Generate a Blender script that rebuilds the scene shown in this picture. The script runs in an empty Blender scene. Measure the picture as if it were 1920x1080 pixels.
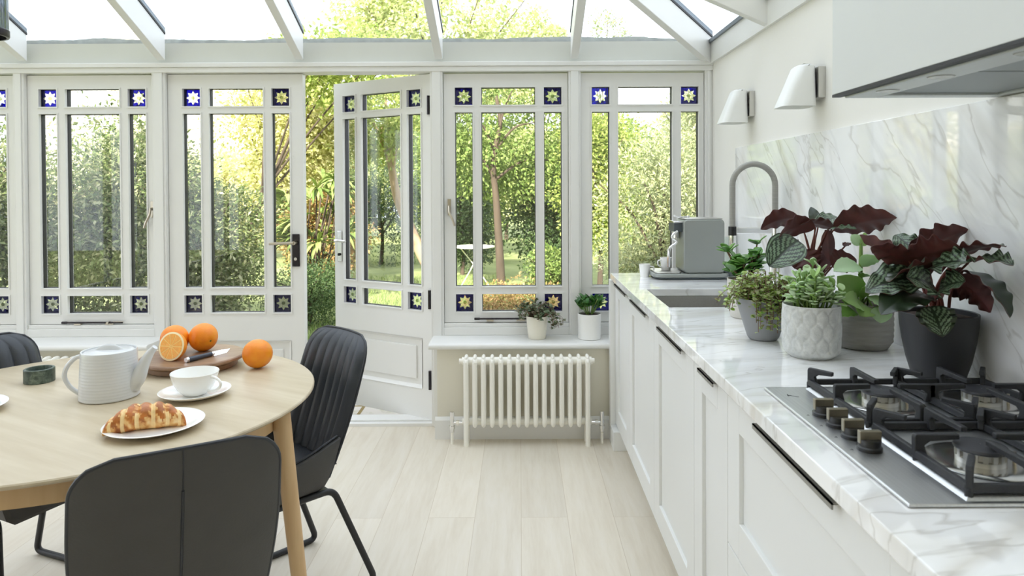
import bpy, math, random
import numpy as np
from mathutils import Vector, Matrix
random.seed(7)
RNG = np.random.default_rng(11)
sc = bpy.context.scene
COL = sc.collection
PI = math.pi
R = math.radians
F_PX, CAM_H, PITCH, ROLL, PU, PV = 1290.0, 1.382, 0.01344, -0.00458, 974.5, 371.7
_F = Vector((0, math.cos(PITCH), -math.sin(PITCH)))
_U0 = Vector((0, math.sin(PITCH), math.cos(PITCH)))
_R0 = Vector((1, 0, 0))
CR = _R0 * math.cos(ROLL) + _U0 * math.sin(ROLL)
CU = _U0 * math.cos(ROLL) - _R0 * math.sin(ROLL)


def at(u, v, Y):
    """the point of the room that photo pixel (u, v) shows at depth Y"""
    d = _F + CR * ((u - PU) / F_PX) + CU * ((PV - v) / F_PX)
    return Vector((0, 0, CAM_H)) + d * (Y / d.y)


# ------------------------------------------------------------------ mesh builder
class MB:
    def __init__(s):
        s.v = []; s.f = []; s.m = []; s.cur = 0

    def add(s, vs, fs, m=None):
        o = len(s.v)
        s.v += [tuple(p) for p in vs]
        s.f += [tuple(i + o for i in f) for f in fs]
        s.m += [s.cur if m is None else m] * len(fs)
        return s

    def box(s, x0, x1, y0, y1, z0, z1, m=None):
        if x0 > x1: x0, x1 = x1, x0
        if y0 > y1: y0, y1 = y1, y0
        if z0 > z1: z0, z1 = z1, z0
        v = [(x0, y0, z0), (x1, y0, z0), (x1, y1, z0), (x0, y1, z0), (x0, y0, z1), (x1, y0, z1), (x1, y1, z1), (x0, y1, z1)]
        return s.add(v, [(0, 3, 2, 1), (4, 5, 6, 7), (0, 1, 5, 4), (1, 2, 6, 5), (2, 3, 7, 6), (3, 0, 4, 7)], m)

    def prism(s, poly, axis, a, b, m=None):
        """extrude a 2-D polygon along axis from a to b"""
        def P(p, t):
            return (t, p[0], p[1]) if axis == 'x' else (p[0], t, p[1]) if axis == 'y' else (p[0], p[1], t)
        n = len(poly)
        v = [P(p, a) for p in poly] + [P(p, b) for p in poly]
        f = [tuple(range(n - 1, -1, -1)), tuple(range(n, 2 * n))] + [(i, (i + 1) % n, (i + 1) % n + n, i + n) for i in range(n)]
        return s.add(v, f, m)

    def lathe(s, prof, n=32, c=(0, 0, 0), m=None, cap0=True, cap1=True, sq=None):
        """spin (r, z) profile around z"""
        v = []; f = []
        for r, z in prof:
            for k in range(n):
                a = 2 * PI * k / n
                v.append((c[0] + r * math.cos(a), c[1] + r * math.sin(a), c[2] + z))
        for i in range(len(prof) - 1):
            for k in range(n):
                k2 = (k + 1) % n
                f.append((i * n + k, i * n + k2, (i + 1) * n + k2, (i + 1) * n + k))
        if cap0: f.append(tuple(range(n - 1, -1, -1)))
        if cap1: f.append(tuple((len(prof) - 1) * n + k for k in range(n)))
        return s.add(v, f, m)

    def tube(s, pts, r, n=10, m=None, closed=False, caps=True):
        pts = [Vector(p) for p in pts]
        N = len(pts)
        rr = r if isinstance(r, (list, tuple)) else [r] * N
        tang = []
        for i in range(N):
            if closed:
                t = pts[(i + 1) % N] - pts[i - 1]
            else:
                t = pts[min(i + 1, N - 1)] - pts[max(i - 1, 0)]
            tang.append(t.normalized() if t.length > 1e-9 else Vector((0, 0, 1)))
        t0 = tang[0]
        nrm = t0.cross(Vector((0, 0, 1)))
        if nrm.length < 1e-3: nrm = t0.cross(Vector((1, 0, 0)))
        nrm.normalize()
        v = []; f = []
        for i in range(N):
            if i:
                nrm = nrm - tang[i] * nrm.dot(tang[i])
                nrm.normalize()
            b = tang[i].cross(nrm)
            for k in range(n):
                a = 2 * PI * k / n
                v.append(pts[i] + (nrm * math.cos(a) + b * math.sin(a)) * rr[i])
        for i in range(N if closed else N - 1):
            j = (i + 1) % N
            for k in range(n):
                k2 = (k + 1) % n
                f.append((i * n + k, i * n + k2, j * n + k2, j * n + k))
        if caps and not closed:
            f.append(tuple(range(n - 1, -1, -1)))
            f.append(tuple((N - 1) * n + k for k in range(n)))
        return s.add(v, f, m)

    def cyl(s, p0, p1, r, n=20, m=None):
        return s.tube([p0, p1], r, n, m)

    def grid(s, fn, nu, nv, m=None, closed_u=False):
        v = [fn(i / nu, j / nv) for j in range(nv + 1) for i in range(nu + (0 if closed_u else 1))]
        w = nu if closed_u else nu + 1
        f = []
        for j in range(nv):
            for i in range(nu):
                i2 = (i + 1) % w if closed_u else i + 1
                f.append((j * w + i, j * w + i2, (j + 1) * w + i2, (j + 1) * w + i))
        return s.add(v, f, m)

    def slab(s, front, back, nu, nv, m=None):
        """closed sheet between two point functions of (u, v)"""
        w = nu + 1
        A = [front(i / nu, j / nv) for j in range(nv + 1) for i in range(w)]
        B = [back(i / nu, j / nv) for j in range(nv + 1) for i in range(w)]
        o = len(A); f = []
        for j in range(nv):
            for i in range(nu):
                q = (j * w + i, j * w + i + 1, (j + 1) * w + i + 1, (j + 1) * w + i)
                f.append(q); f.append(tuple(x + o for x in reversed(q)))
        edge = [i for i in range(w)] + [j * w + nu for j in range(1, nv + 1)] + [nv * w + i for i in range(nu - 1, -1, -1)] + [j * w for j in range(nv - 1, 0, -1)]
        for a, b in zip(edge, edge[1:] + edge[:1]):
            f.append((b, a, a + o, b + o))
        return s.add(A + B, f, m)

    def sphere(s, c, r, n=24, k=14, scale=(1, 1, 1), m=None):
        prof = [(max(1e-4, math.sin(PI * i / k)), -math.cos(PI * i / k)) for i in range(k + 1)]
        o = len(s.v)
        s.lathe(prof, n, m=m, cap0=False, cap1=False)
        for i in range(o, len(s.v)):
            p = s.v[i]
            s.v[i] = (c[0] + p[0] * r * scale[0], c[1] + p[1] * r * scale[1], c[2] + p[2] * r * scale[2])
        return s

    def xform(s, M, start=0):
        for i in range(start, len(s.v)):
            s.v[i] = tuple(M @ Vector(s.v[i]))
        return s

    def build(s, name, mats, parent=None, origin=(0, 0, 0), smooth=35, bevel=0, sub=0, seg=2, solid=None):
        ox, oy, oz = origin
        me = bpy.data.meshes.new(name)
        me.from_pydata([(x - ox, y - oy, z - oz) for x, y, z in s.v], [], s.f)
        if not isinstance(mats, (list, tuple)): mats = [mats]
        for m in mats: me.materials.append(m)
        if len(mats) > 1:
            me.polygons.foreach_set('material_index', s.m)
        me.update()
        if smooth:
            me.polygons.foreach_set('use_smooth', [True] * len(me.polygons))
            me.set_sharp_from_angle(angle=R(smooth))
        o = bpy.data.objects.new(name, me)
        COL.objects.link(o)
        if parent is not None: o.parent = parent
        elif origin != (0, 0, 0): o.location = origin
        if bevel:
            b = o.modifiers.new('Bevel', 'BEVEL'); b.width = bevel; b.segments = seg; b.limit_method = 'ANGLE'; b.angle_limit = R(40)
            b.harden_normals = False
        if solid:
            q = o.modifiers.new('Solidify', 'SOLIDIFY'); q.thickness = solid; q.offset = 0
        if sub:
            q = o.modifiers.new('Subsurf', 'SUBSURF'); q.levels = sub; q.render_levels = sub
        return o


def tag(o, label=None, cat=None, group=None, kind=None):
    if label: o['label'] = label
    if cat: o['category'] = cat
    if group: o['group'] = group
    if kind: o['kind'] = kind
    return o


def thing(name, label, cat, loc=(0, 0, 0), rz=0, group=None, kind=None):
    o = bpy.data.objects.new(name, None)
    COL.objects.link(o)
    o.location = loc; o.rotation_euler = (0, 0, rz); o.empty_display_size = 0.05
    return tag(o, label, cat, group, kind)


def kids(o):
    return [c for c in bpy.data.objects if c.parent == o]


def copy_tree(o, parent=None, label=None):
    c = o.copy(); COL.objects.link(c)
    if parent is not None: c.parent = parent
    if label: c['label'] = label
    for k in kids(o): copy_tree(k, c)
    return c


def fillet(pts, r, n=6):
    """round the corners of a polyline"""
    P = [Vector(p) for p in pts]; out = [P[0]]
    for i in range(1, len(P) - 1):
        a, b, c = P[i - 1], P[i], P[i + 1]
        d0 = (a - b); d1 = (c - b)
        k = min(r, d0.length * .49, d1.length * .49)
        p0 = b + d0.normalized() * k; p1 = b + d1.normalized() * k
        for j in range(n + 1):
            t = j / n
            out.append(p0 * (1 - t) ** 2 + b * 2 * t * (1 - t) + p1 * t * t)
    out.append(P[-1])
    return out


def spline(pts, n=6):
    """Catmull-Rom through points"""
    P = [Vector(p) for p in pts]
    P = [P[0] * 2 - P[1]] + P + [P[-1] * 2 - P[-2]]
    out = []
    for i in range(1, len(P) - 2):
        for j in range(n):
            t = j / n
            out.append(0.5 * ((2 * P[i]) + (P[i + 1] - P[i - 1]) * t + (2 * P[i - 1] - 5 * P[i] + 4 * P[i + 1] - P[i + 2]) * t * t
                              + (3 * P[i] - P[i - 1] - 3 * P[i + 1] + P[i + 2]) * t ** 3))
    out.append(P[-2])
    return out


# ------------------------------------------------------------------ materials
def srgb(r, g, b):
    def c(x):
        x /= 255
        return x / 12.92 if x <= .04045 else ((x + .055) / 1.055) ** 2.4
    return (c(r), c(g), c(b), 1)


class NT:
    def __init__(s, name):
        s.mat = bpy.data.materials.new(name); s.mat.use_nodes = True
        s.t = s.mat.node_tree; s.t.nodes.clear()
        s.out = s.n('ShaderNodeOutputMaterial')

    def n(s, typ, **kw):
        o = s.t.nodes.new(typ)
        for k, v in kw.items():
            if k.startswith('i_'):
                o.inputs[k[2:].replace('_', ' ')].default_value = v
            else: setattr(o, k, v)
        return o

    def l(s, a, b):
        s.t.links.new(a, b)

    def coords(s, scale=(1, 1, 1), rot=(0, 0, 0), kind='Object', loc=(0, 0, 0)):
        tc = s.n('ShaderNodeTexCoord'); mp = s.n('ShaderNodeMapping')
        mp.inputs['Scale'].default_value = scale; mp.inputs['Rotation'].default_value = rot; mp.inputs['Location'].default_value = loc
        s.l(tc.outputs[kind], mp.inputs['Vector'])
        return mp.outputs['Vector']

    def noise(s, vec, scale, detail=3, rough=.5, dist=0):
        q = s.n('ShaderNodeTexNoise')
        q.inputs['Scale'].default_value = scale; q.inputs['Detail'].default_value = detail
        q.inputs['Roughness'].default_value = rough; q.inputs['Distortion'].default_value = dist
        s.l(vec, q.inputs['Vector'])
        return q.outputs['Fac']

    def ramp(s, fac, stops, interp='LINEAR'):
        q = s.n('ShaderNodeValToRGB'); q.color_ramp.interpolation = interp
        e = q.color_ramp.elements
        while len(e) < len(stops): e.new(0.5)
        for x, (p, c) in zip(e, stops):
            x.position = p; x.color = c if len(c) == 4 else (*c, 1)
        s.l(fac, q.inputs['Fac'])
        return q.outputs['Color']

    def mix(s, fac, a, b, mode='MIX'):
        q = s.n('ShaderNodeMix'); q.data_type = 'RGBA'; q.blend_type = mode
        for sock, val in ((q.inputs[0], fac), (q.inputs[6], a), (q.inputs[7], b)):
            if hasattr(val, 'links'): s.l(val, sock)
            else: sock.default_value = val
        return q.outputs[2]

    def math(s, op, a, b=0.0, clamp=False):
        q = s.n('ShaderNodeMath'); q.operation = op; q.use_clamp = clamp
        for sock, val in ((q.inputs[0], a), (q.inputs[1], b)):
            if hasattr(val, 'links'): s.l(val, sock)
            else: sock.default_value = val
        return q.outputs[0]

    def bsdf(s, color, rough=.5, metal=0, spec=.5, height=None, bump=.1, dist=.01, coat=0, **kw):
        p = s.n('ShaderNodeBsdfPrincipled')
        for sock, val in ((p.inputs['Base Color'], color), (p.inputs['Roughness'], rough), (p.inputs['Metallic'], metal)):
            if hasattr(val, 'links'): s.l(val, sock)
            else: sock.default_value = val
        p.inputs['Specular IOR Level'].default_value = spec
        p.inputs['Coat Weight'].default_value = coat
        p.inputs['Coat Roughness'].default_value = .05
        for k, v in kw.items(): p.inputs[k.replace('_', ' ')].default_value = v
        if height is not None:
            b = s.n('ShaderNodeBump'); b.inputs['Strength'].default_value = bump; b.inputs['Distance'].default_value = dist
            s.l(height, b.inputs['Height']); s.l(b.outputs['Normal'], p.inputs['Normal'])
        s.l(p.outputs[0], s.out.inputs['Surface'])
        return p


def mk(name, col, rough=.5, metal=0, var=.04, vscale=6, bump=0, bscale=60, stretch=(1, 1, 1), spec=.5, coat=0, **kw):
    t = NT(name)
    v = t.coords(stretch)
    n = t.noise(v, vscale, 3)
    c = tuple(col)
    lo = tuple(max(0, x * (1 - var)) for x in c[:3]) + (1,); hi = tuple(min(1, x * (1 + var)) for x in c[:3]) + (1,)
    colr = t.ramp(n, [(.3, lo), (.7, hi)])
    h = t.noise(v, bscale, 2) if bump else None
    t.bsdf(colr, rough, metal, spec, h, bump, .004, coat, **kw)
    return t.mat


def mk_glass(name, tint=(1, 1, 1, 1), base=.02, k=.75, rough=0.0):
    t = NT(name)
    lw = t.n('ShaderNodeLayerWeight'); lw.inputs['Blend'].default_value = .5
    p = t.math('POWER', lw.outputs['Facing'], 4.0)
    f = t.math('ADD', t.math('MULTIPLY', p, k), base, True)
    tr = t.n('ShaderNodeBsdfTransparent'); tr.inputs[0].default_value = tint
    gl = t.n('ShaderNodeBsdfGlossy'); gl.inputs['Roughness'].default_value = rough; gl.inputs['Color'].default_value = (.95, .97, .98, 1)
    mx = t.n('ShaderNodeMixShader')
    t.l(f, mx.inputs[0]); t.l(tr.outputs[0], mx.inputs[1]); t.l(gl.outputs[0], mx.inputs[2])
    t.l(mx.outputs[0], t.out.inputs['Surface'])
    return t.mat


def mk_leaf(name, cols, trans=.35, rough=.45, spec=.4):
    """leaf with colour varying from leaf to leaf"""
    t = NT(name)
    g = t.n('ShaderNodeNewGeometry')
    st = [(i / max(1, len(cols) - 1), c) for i, c in enumerate(cols)]
    c = t.ramp(g.outputs['Random Per Island'], st)
    p = t.n('ShaderNodeBsdfPrincipled'); t.l(c, p.inputs['Base Color']); p.inputs['Roughness'].default_value = rough
    p.inputs['Specular IOR Level'].default_value = spec
    tr = t.n('ShaderNodeBsdfTranslucent'); t.l(c, tr.inputs['Color'])
    mx = t.n('ShaderNodeMixShader'); mx.inputs[0].default_value = trans
    t.l(p.outputs[0], mx.inputs[1]); t.l(tr.outputs[0], mx.inputs[2]); t.l(mx.outputs[0], t.out.inputs['Surface'])
    return t.mat


def mk_wood(name, c0, c1, axis='y', scale=3, rough=.45, fine=40):
    t = NT(name)
    s = {'x': (.12, 1, 1), 'y': (1, .12, 1), 'z': (1, 1, .08)}[axis]
    v = t.coords(s)
    n1 = t.noise(v, scale * 4, 4, .55, .6); n2 = t.noise(v, fine, 3, .6)
    f = t.math('ADD', t.math('MULTIPLY', n1, .65), t.math('MULTIPLY', n2, .35))
    c = t.ramp(f, [(.32, c0), (.66, c1)])
    t.bsdf(c, rough, 0, .4, n2, .12, .002)
    return t.mat


def mk_marble(name, rot=(0, 0, 0), stretch=(1, 1, 1), rough=.12, loc=(0, 0, 0), k=1.0):
    t = NT(name)
    tc = t.n('ShaderNodeTexCoord')
    mr = t.n('ShaderNodeMapping'); mr.inputs['Rotation'].default_value = rot; mr.inputs['Location'].default_value = loc
    ms = t.n('ShaderNodeMapping'); ms.inputs['Scale'].default_value = stretch
    t.l(tc.outputs['Object'], mr.inputs[0]); t.l(mr.outputs[0], ms.inputs[0])
    v = ms.outputs[0]

    def vein(scale, width, dist, detail=3):
        n = t.noise(v, scale, detail, .5, dist)
        d = t.math('ABSOLUTE', t.math('SUBTRACT', n, .5))
        return t.math('SUBTRACT', 1.0, t.math('DIVIDE', d, width), True)
    big = vein(.85 * k, .040, .35, 3)
    fine = vein(1.9 * k, .012, .45, 4)
    streak = vein(2.6 * k, .05, .3, 3)
    mask = t.noise(v, 1.1, 2)
    m2 = t.math('MULTIPLY', t.math('SUBTRACT', mask, .40, True), 4.0, True)
    soft = t.noise(v, 2.2, 4, .6, .5)
    base = t.ramp(soft, [(.26, srgb(224, 224, 224)), (.42, srgb(243, 244, 245)), (.7, srgb(250, 250, 251))])
    c = t.mix(t.math('MULTIPLY', t.math('MULTIPLY', big, m2), .55), base, srgb(178, 164, 136))
    c = t.mix(t.math('MULTIPLY', fine, .38), c, srgb(164, 158, 148))
    c = t.mix(t.math('MULTIPLY', t.math('MULTIPLY', streak, t.math('SUBTRACT', 1.0, m2)), .16), c, srgb(150, 150, 150))
    t.bsdf(c, rough, 0, .5, coat=.4)
    return t.mat
# ------------------------------------------------------------------ shared materials
M = {}
M['joinery'] = mk('white_gloss_joinery', srgb(226, 226, 224), .35, var=.012, vscale=3, bump=.02, bscale=20)
M['wall'] = mk('warm_white_plaster', srgb(234, 232, 227), .85, var=.012, vscale=2, bump=.05, bscale=90)
M['beige'] = mk('beige_plaster', srgb(220, 216, 202), .85, var=.015, vscale=2, bump=.05, bscale=90)
M['cab'] = mk('pale_grey_lacquer', srgb(231, 232, 231), .42, var=.01, vscale=2, bump=.015, bscale=30)
M['white_metal'] = mk('white_enamel', srgb(238, 236, 228), .3, var=.01)
M['dark_gap'] = mk('dark_gasket', (.02, .02, .025, 1), .5)
M['bar'] = mk('grey_glazing_bar', srgb(120, 128, 136), .35, .6)
M['chrome'] = mk('chrome', (.80, .80, .80, 1), .12, 1, var=.02)
M['steel'] = mk('brushed_steel', (.66, .67, .68, 1), .36, 1, var=.06, vscale=4, stretch=(60, 1, 1), bump=.03, bscale=30)
M['dark_plate'] = mk('dark_bronze', (.045, .04, .045, 1), .25, .8)
M['brass'] = mk('aged_nickel', (.55, .50, .42, 1), .28, 1)
M['glass'] = mk_glass('clear_glass', (1, 1, 1, 1), .035, .7)
M['roofglass'] = mk_glass('roof_glass', (.97, .99, .98, 1), .02, .6)
M['blueglass'] = mk_glass('cobalt_glass', (.035, .025, .40, 1), .05, .6, .05)
M['starglass'] = mk_glass('etched_glass', (.92, .92, .82, 1), .20, .6, .25)


def mk_floor():
    t = NT('pale_oak_planks')
    v = t.coords((1, 1, 1), (0, 0, PI / 2))
    br = t.n('ShaderNodeTexBrick'); br.offset = .37; br.squash = 1
    br.inputs['Scale'].default_value = 1; br.inputs['Brick Width'].default_value = 2.1; br.inputs['Row Height'].default_value = .195
    br.inputs['Mortar Size'].default_value = .0011; br.inputs['Mortar Smooth'].default_value = .1; br.inputs['Bias'].default_value = 0
    br.inputs['Color1'].default_value = (0, 0, 0, 1); br.inputs['Color2'].default_value = (1, 1, 1, 1); br.inputs['Mortar'].default_value = (.5, .5, .5, 1)
    t.l(v, br.inputs['Vector'])
    s = t.coords((9, .9, 1))
    add = t.n('ShaderNodeVectorMath'); add.operation = 'ADD'
    off = t.n('ShaderNodeVectorMath'); off.operation = 'SCALE'; off.inputs['Scale'].default_value = 13.0
    t.l(br.outputs['Color'], off.inputs[0]); t.l(s, add.inputs[0]); t.l(off.outputs[0], add.inputs[1])
    g1 = t.noise(add.outputs[0], 1.6, 4, .55, 1.2)
    g2 = t.noise(add.outputs[0], 9, 3, .6, .3)
    f = t.math('ADD', t.math('MULTIPLY', g1, .7), t.math('MULTIPLY', g2, .3))
    c = t.ramp(f, [(.30, srgb(205, 195, 178)), (.52, srgb(214, 206, 191)), (.72, srgb(219, 212, 200))])
    tone = t.math('ADD', t.math('MULTIPLY', br.outputs['Color'], .10), .95)
    c = t.mix(1.0, c, tone, 'MULTIPLY')
    c = t.mix(t.math('MULTIPLY', br.outputs['Fac'], .55), c, srgb(168, 150, 122))
    t.bsdf(c, .42, 0, .4, g2, .05, .002)
    return t.mat


M['floor'] = mk_floor()

# ------------------------------------------------------------------ shell
XW = 1.12      # right wall
XL = -3.95     # left wall
YB = -2.2      # back wall
YW = 4.0       # glazed wall
EAVE = 4.06


def struct(name, mb, m, label, cat, **kw):
    return tag(mb.build(name, m, **kw), label, cat, kind='structure')


struct('floor', MB().box(XL - .1, XW + .12, YB - .1, 4.0, -.08, 0), M['floor'], 'wide pale oak plank floor across the whole room', 'floor', smooth=0)
struct('wall_right', MB().box(XW, XW + .14, YB, 4.12, 0, 2.20), M['wall'], 'warm white plaster wall behind the worktop and wall lights', 'wall', smooth=0)
wl = MB(); wl.box(XL - .14, XL, YB, 4.12, 0, .45); wl.box(XL - .14, XL, YB, 4.12, 2.10, 2.9)
wl.box(XL - .14, XL, YB, -1.9, .45, 2.10); wl.box(XL - .14, XL, .55, .75, .45, 2.10); wl.box(XL - .14, XL, 3.4, 4.12, .45, 2.10)
struct('wall_left', wl, M['wall'], 'white wall at the far left of the room, large windows added for fill light', 'wall', smooth=0)
for k_, (ya, yb) in enumerate(((-1.9, .55), (.75, 3.4))):  # unseen windows, added to let fill light in from the left
    w_ = thing('window_%d' % (5 + k_), ('wide white window added to the left wall for fill light, towards the viewer', 'wide white window added to the left wall for fill light, towards the garden')[k_], 'window', (XL, ya, 0), kind='structure')
    f_ = MB(); n_ = 4; st_w = (yb - ya) / n_
    for i in range(n_ + 1):
        c_ = i * st_w; f_.box(-.08, -.03, max(0, c_ - .03), min(yb - ya, c_ + .03), .45, 2.10)
    f_.box(-.08, -.03, 0, yb - ya, .45, .51); f_.box(-.08, -.03, 0, yb - ya, 2.04, 2.10)
    f_.build('frame', M['joinery'], w_, smooth=0)
    for i in range(n_): MB().box(-.058, -.054, i * st_w + .03, (i + 1) * st_w - .03, .51, 2.04).build('pane', M['glass'], w_, smooth=0)
struct('wall_back', MB().box(XL - .14, XW + .14, YB - .14, YB, 0, 2.9), M['wall'], 'plain white wall behind the viewer', 'wall', smooth=0)
up = MB(); up.box(-7.5, 5.5, .06, .24, 2.10, 5.5)  # unseen wall, added and sized to keep direct sun out of the room
struct('wall_sun_block', up, mk('pale_brick_render', srgb(205, 192, 172), .9, var=.08, vscale=9, bump=.2), 'unseen upper house wall added behind the glass roof to block the sun', 'wall', smooth=0)
struct('ceiling_rear', MB().box(XL - .14, XW + .14, YB - .14, .24, 2.50, 2.62), M['wall'], 'flat white ceiling behind the viewer', 'ceiling', smooth=0)
# low walls below the sills
for i, (x0, x1, lab) in enumerate(((-.462, XW, 'beige low wall behind the radiator under the right sill'), (XL, -2.085, 'beige low wall under the left sill behind the table'))):
    struct('wall_low_%s' % ('right', 'left')[i], MB().box(x0, x1, 3.80, 4.10, 0, .50), M['beige'], lab, 'wall', smooth=0)
    b = MB(); b.box(x0 - (.012 if i == 0 else 0), x1 + (.012 if i else 0), 3.784, 3.80, 0, .105)
    b.prism([(3.784, .105), (3.80, .105), (3.80, .122), (3.796, .122), (3.790, .114)], 'x', x0 - (.012 if i == 0 else 0), x1 + (.012 if i else 0))
    struct('baseboard_%s' % ('right', 'left')[i], b, M['joinery'], ('white skirting board behind the radiator with two chrome valves', 'white skirting board under the left sill behind the table')[i], 'skirting board', smooth=0)
# sills
for i, (x0, x1, lab) in enumerate(((-.505, XW, 'white window sill over the radiator, with two potted plants'), (XL, -2.052, 'white window sill behind the table and teapot'))):
    s_ = MB()
    pr = [(4.0, .500)] + [(3.778 + .016 * math.cos(a) * -1, .516 + .016 * math.sin(a)) for a in [R(-90 + 18 * k) for k in range(11)]] + [(4.0, .532)]
    s_.prism(pr[::-1], 'x', x0, x1)
    struct('trim_sill_%d' % (i + 1), s_, M['joinery'], lab, 'window sill')

# frame of the glazed wall
POST = [(-3.745, -3.683), (-2.932, -2.870), (-2.129, -2.052), (-.518, -.444), (.285, .356), (1.078, 1.12)]
plab = ['white frame post at the far left end of the glazed wall', 'white post left of the leftmost full window', 'white post between left window and closed glazed door',
        'white post carrying the hinges of the open door', 'white post between the two right windows', 'white post against the right wall']
for k, (a, b) in enumerate(POST):
    z0 = 0 if k in (2, 3) else .532
    p = MB(); p.box(a, b, 3.99, 4.10, z0, 2.07); p.box(a + .012, b - .012, 3.982, 3.99, z0, 2.07)
    struct('trim_post_%d' % (k + 1), p, M['joinery'], plab[k], 'window post', smooth=0, bevel=.003)
h = MB(); h.box(XL, XW, 3.978, 4.10, 2.063, 2.092); h.box(XL, XW, 3.970, 4.10, 2.092, 2.118)
struct('trim_head', h, M['joinery'], 'white head rail running above all windows and doors', 'head rail', smooth=0, bevel=.003)
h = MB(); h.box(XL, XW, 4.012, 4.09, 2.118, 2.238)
struct('trim_fascia', h, mk('shade_toned_board', srgb(204, 205, 198), .5, var=.015), 'pale fascia board between the head rail and the glass roof', 'fascia', smooth=0)  # shade on the board is put into its colour, darker than the joinery
# gutter flashing, wavy upper edge, outside above the fascia
fl = MB()
NF = 160


def fedge(u, k):
    return 2.280 + .005 * math.sin(u * 23 + 1) + .0025 * math.sin(u * 91) + .0015 * math.sin(u * 410) + k


fl.slab(lambda u, v: (XL + (XW - XL) * u, 4.10 + .012 * math.sin(u * 60), 2.225 + (fedge(u, 0) - 2.225) * v),
        lambda u, v: (XL + (XW - XL) * u, 4.112 + .012 * math.sin(u * 60), 2.225 + (fedge(u, 0) - 2.225) * v), NF, 2)
struct('trim_flashing', fl, mk('lead_flashing', srgb(168, 170, 170), .45, .5, var=.12, vscale=25, bump=.3, bscale=40), 'grey lead flashing strip along the foot of the glass roof', 'flashing')
gt = MB()
gt.prism([(4.112, 2.15), (4.24, 2.15), (4.26, 2.17), (4.26, 2.268), (4.245, 2.268), (4.245, 2.18), (4.125, 2.18), (4.125, 2.25), (4.112, 2.25)], 'x', XL - .2, XW + .2)
struct('trim_gutter', gt, M['white_metal'], 'white eaves gutter outside the glazed wall', 'gutter', smooth=0)
# bays' lower frame pieces
BAYS = [(-3.683, -2.932), (-2.870, -2.129), (-.444, .285), (.356, 1.078)]
for k, (a, b) in enumerate(BAYS):
    p = MB(); p.box(a, b, 3.992, 4.10, .532, .578); p.box(a, b, 4.0, 4.10, .578, .600)
    struct('trim_cill_%d' % (k + 1), p, M['joinery'], ['white frame rail under the window cut by the left picture edge', 'white frame rail under the window behind the teapot',
           'white frame rail under the window right of the open door', 'white frame rail under the window beside the worktop'][k], 'window frame', smooth=0, bevel=.003)
th = MB(); th.box(-2.052, -.518, 3.995, 4.13, -.02, .018); th.box(-2.052, -.518, 4.03, 4.13, .018, .028)
struct('trim_threshold', th, M['joinery'], 'white door threshold between oak floor and patio', 'threshold', smooth=0, bevel=.003)


# ------------------------------------------------------------------ sashes and doors (local: x across, y = depth, front at 0)
def star_pts(cx, cz, ro, ri, n=8):
    return [(cx + (ro if k % 2 == 0 else ri) * math.sin(PI * k / n), cz + (ro if k % 2 == 0 else ri) * math.cos(PI * k / n)) for k in range(2 * n)]


def stained(parent, x0, x1, z0, z1, y):
    cx, cz = (x0 + x1) / 2, (z0 + z1) / 2; hx, hz = (x1 - x0) / 2, (z1 - z0) / 2
    S = star_pts(cx, cz, hx * .82, hx * .50)
    O = []
    for px, pz in S:
        dx, dz = px - cx, pz - cz
        k = max(abs(dx) / hx, abs(dz) / hz)
        O.append((cx + dx / k, cz + dz / k))
    b = MB(); n = len(S); t = .004
    v = [(p[0], y, p[1]) for p in O] + [(p[0], y, p[1]) for p in S] + [(p[0], y + t, p[1]) for p in O] + [(p[0], y + t, p[1]) for p in S]
    f = []
    for i in range(n):
        j = (i + 1) % n
        f += [(i, j, n + j, n + i), (2 * n + j, 2 * n + i, 3 * n + i, 3 * n + j), (j, i, 2 * n + i, 2 * n + j)]
    # square corners lie between two star rays
    b.add(v, f)
    for sx in (-1, 1):
        for sz in (-1, 1):
            c = (cx + sx * hx, cz + sz * hz)
            near = sorted(range(n), key=lambda i: (O[i][0] - c[0]) ** 2 + (O[i][1] - c[1]) ** 2)[0]
            del near
    o = b.build('stained_pane', M['blueglass'], parent, smooth=0)
    s = MB()
    Ri = [(cx + hx * .20 * math.sin(PI * k / 8), cz + hx * .20 * math.cos(PI * k / 8)) for k in range(16)]
    v = [(p[0], y - .0005, p[1]) for p in S] + [(p[0], y - .0005, p[1]) for p in Ri]
    v += [(p[0], y + t + .0005, p[1]) for p in S] + [(p[0], y + t + .0005, p[1]) for p in Ri]
    f = []
    for i in range(16):
        j = (i + 1) % 16
        f += [(j, i, 16 + i, 16 + j), (32 + i, 32 + j, 48 + j, 48 + i), (i, j, 32 + j, 32 + i)]
    s.add(v, f, 0)
    s.add([(p[0], y - .0008, p[1]) for p in Ri] + [(p[0], y + t + .0008, p[1]) for p in Ri],
          [tuple(range(15, -1, -1)), tuple(range(16, 32))] + [(i, (i + 1) % 16, 16 + (i + 1) % 16, 16 + i) for i in range(16)], 1)
    s.build('star', [M['starglass'], M['ringglass']], o, smooth=0)


M['ringglass'] = mk_glass('amber_centre_glass', (.55, .60, .42, 1), .08, .5, .1)


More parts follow.
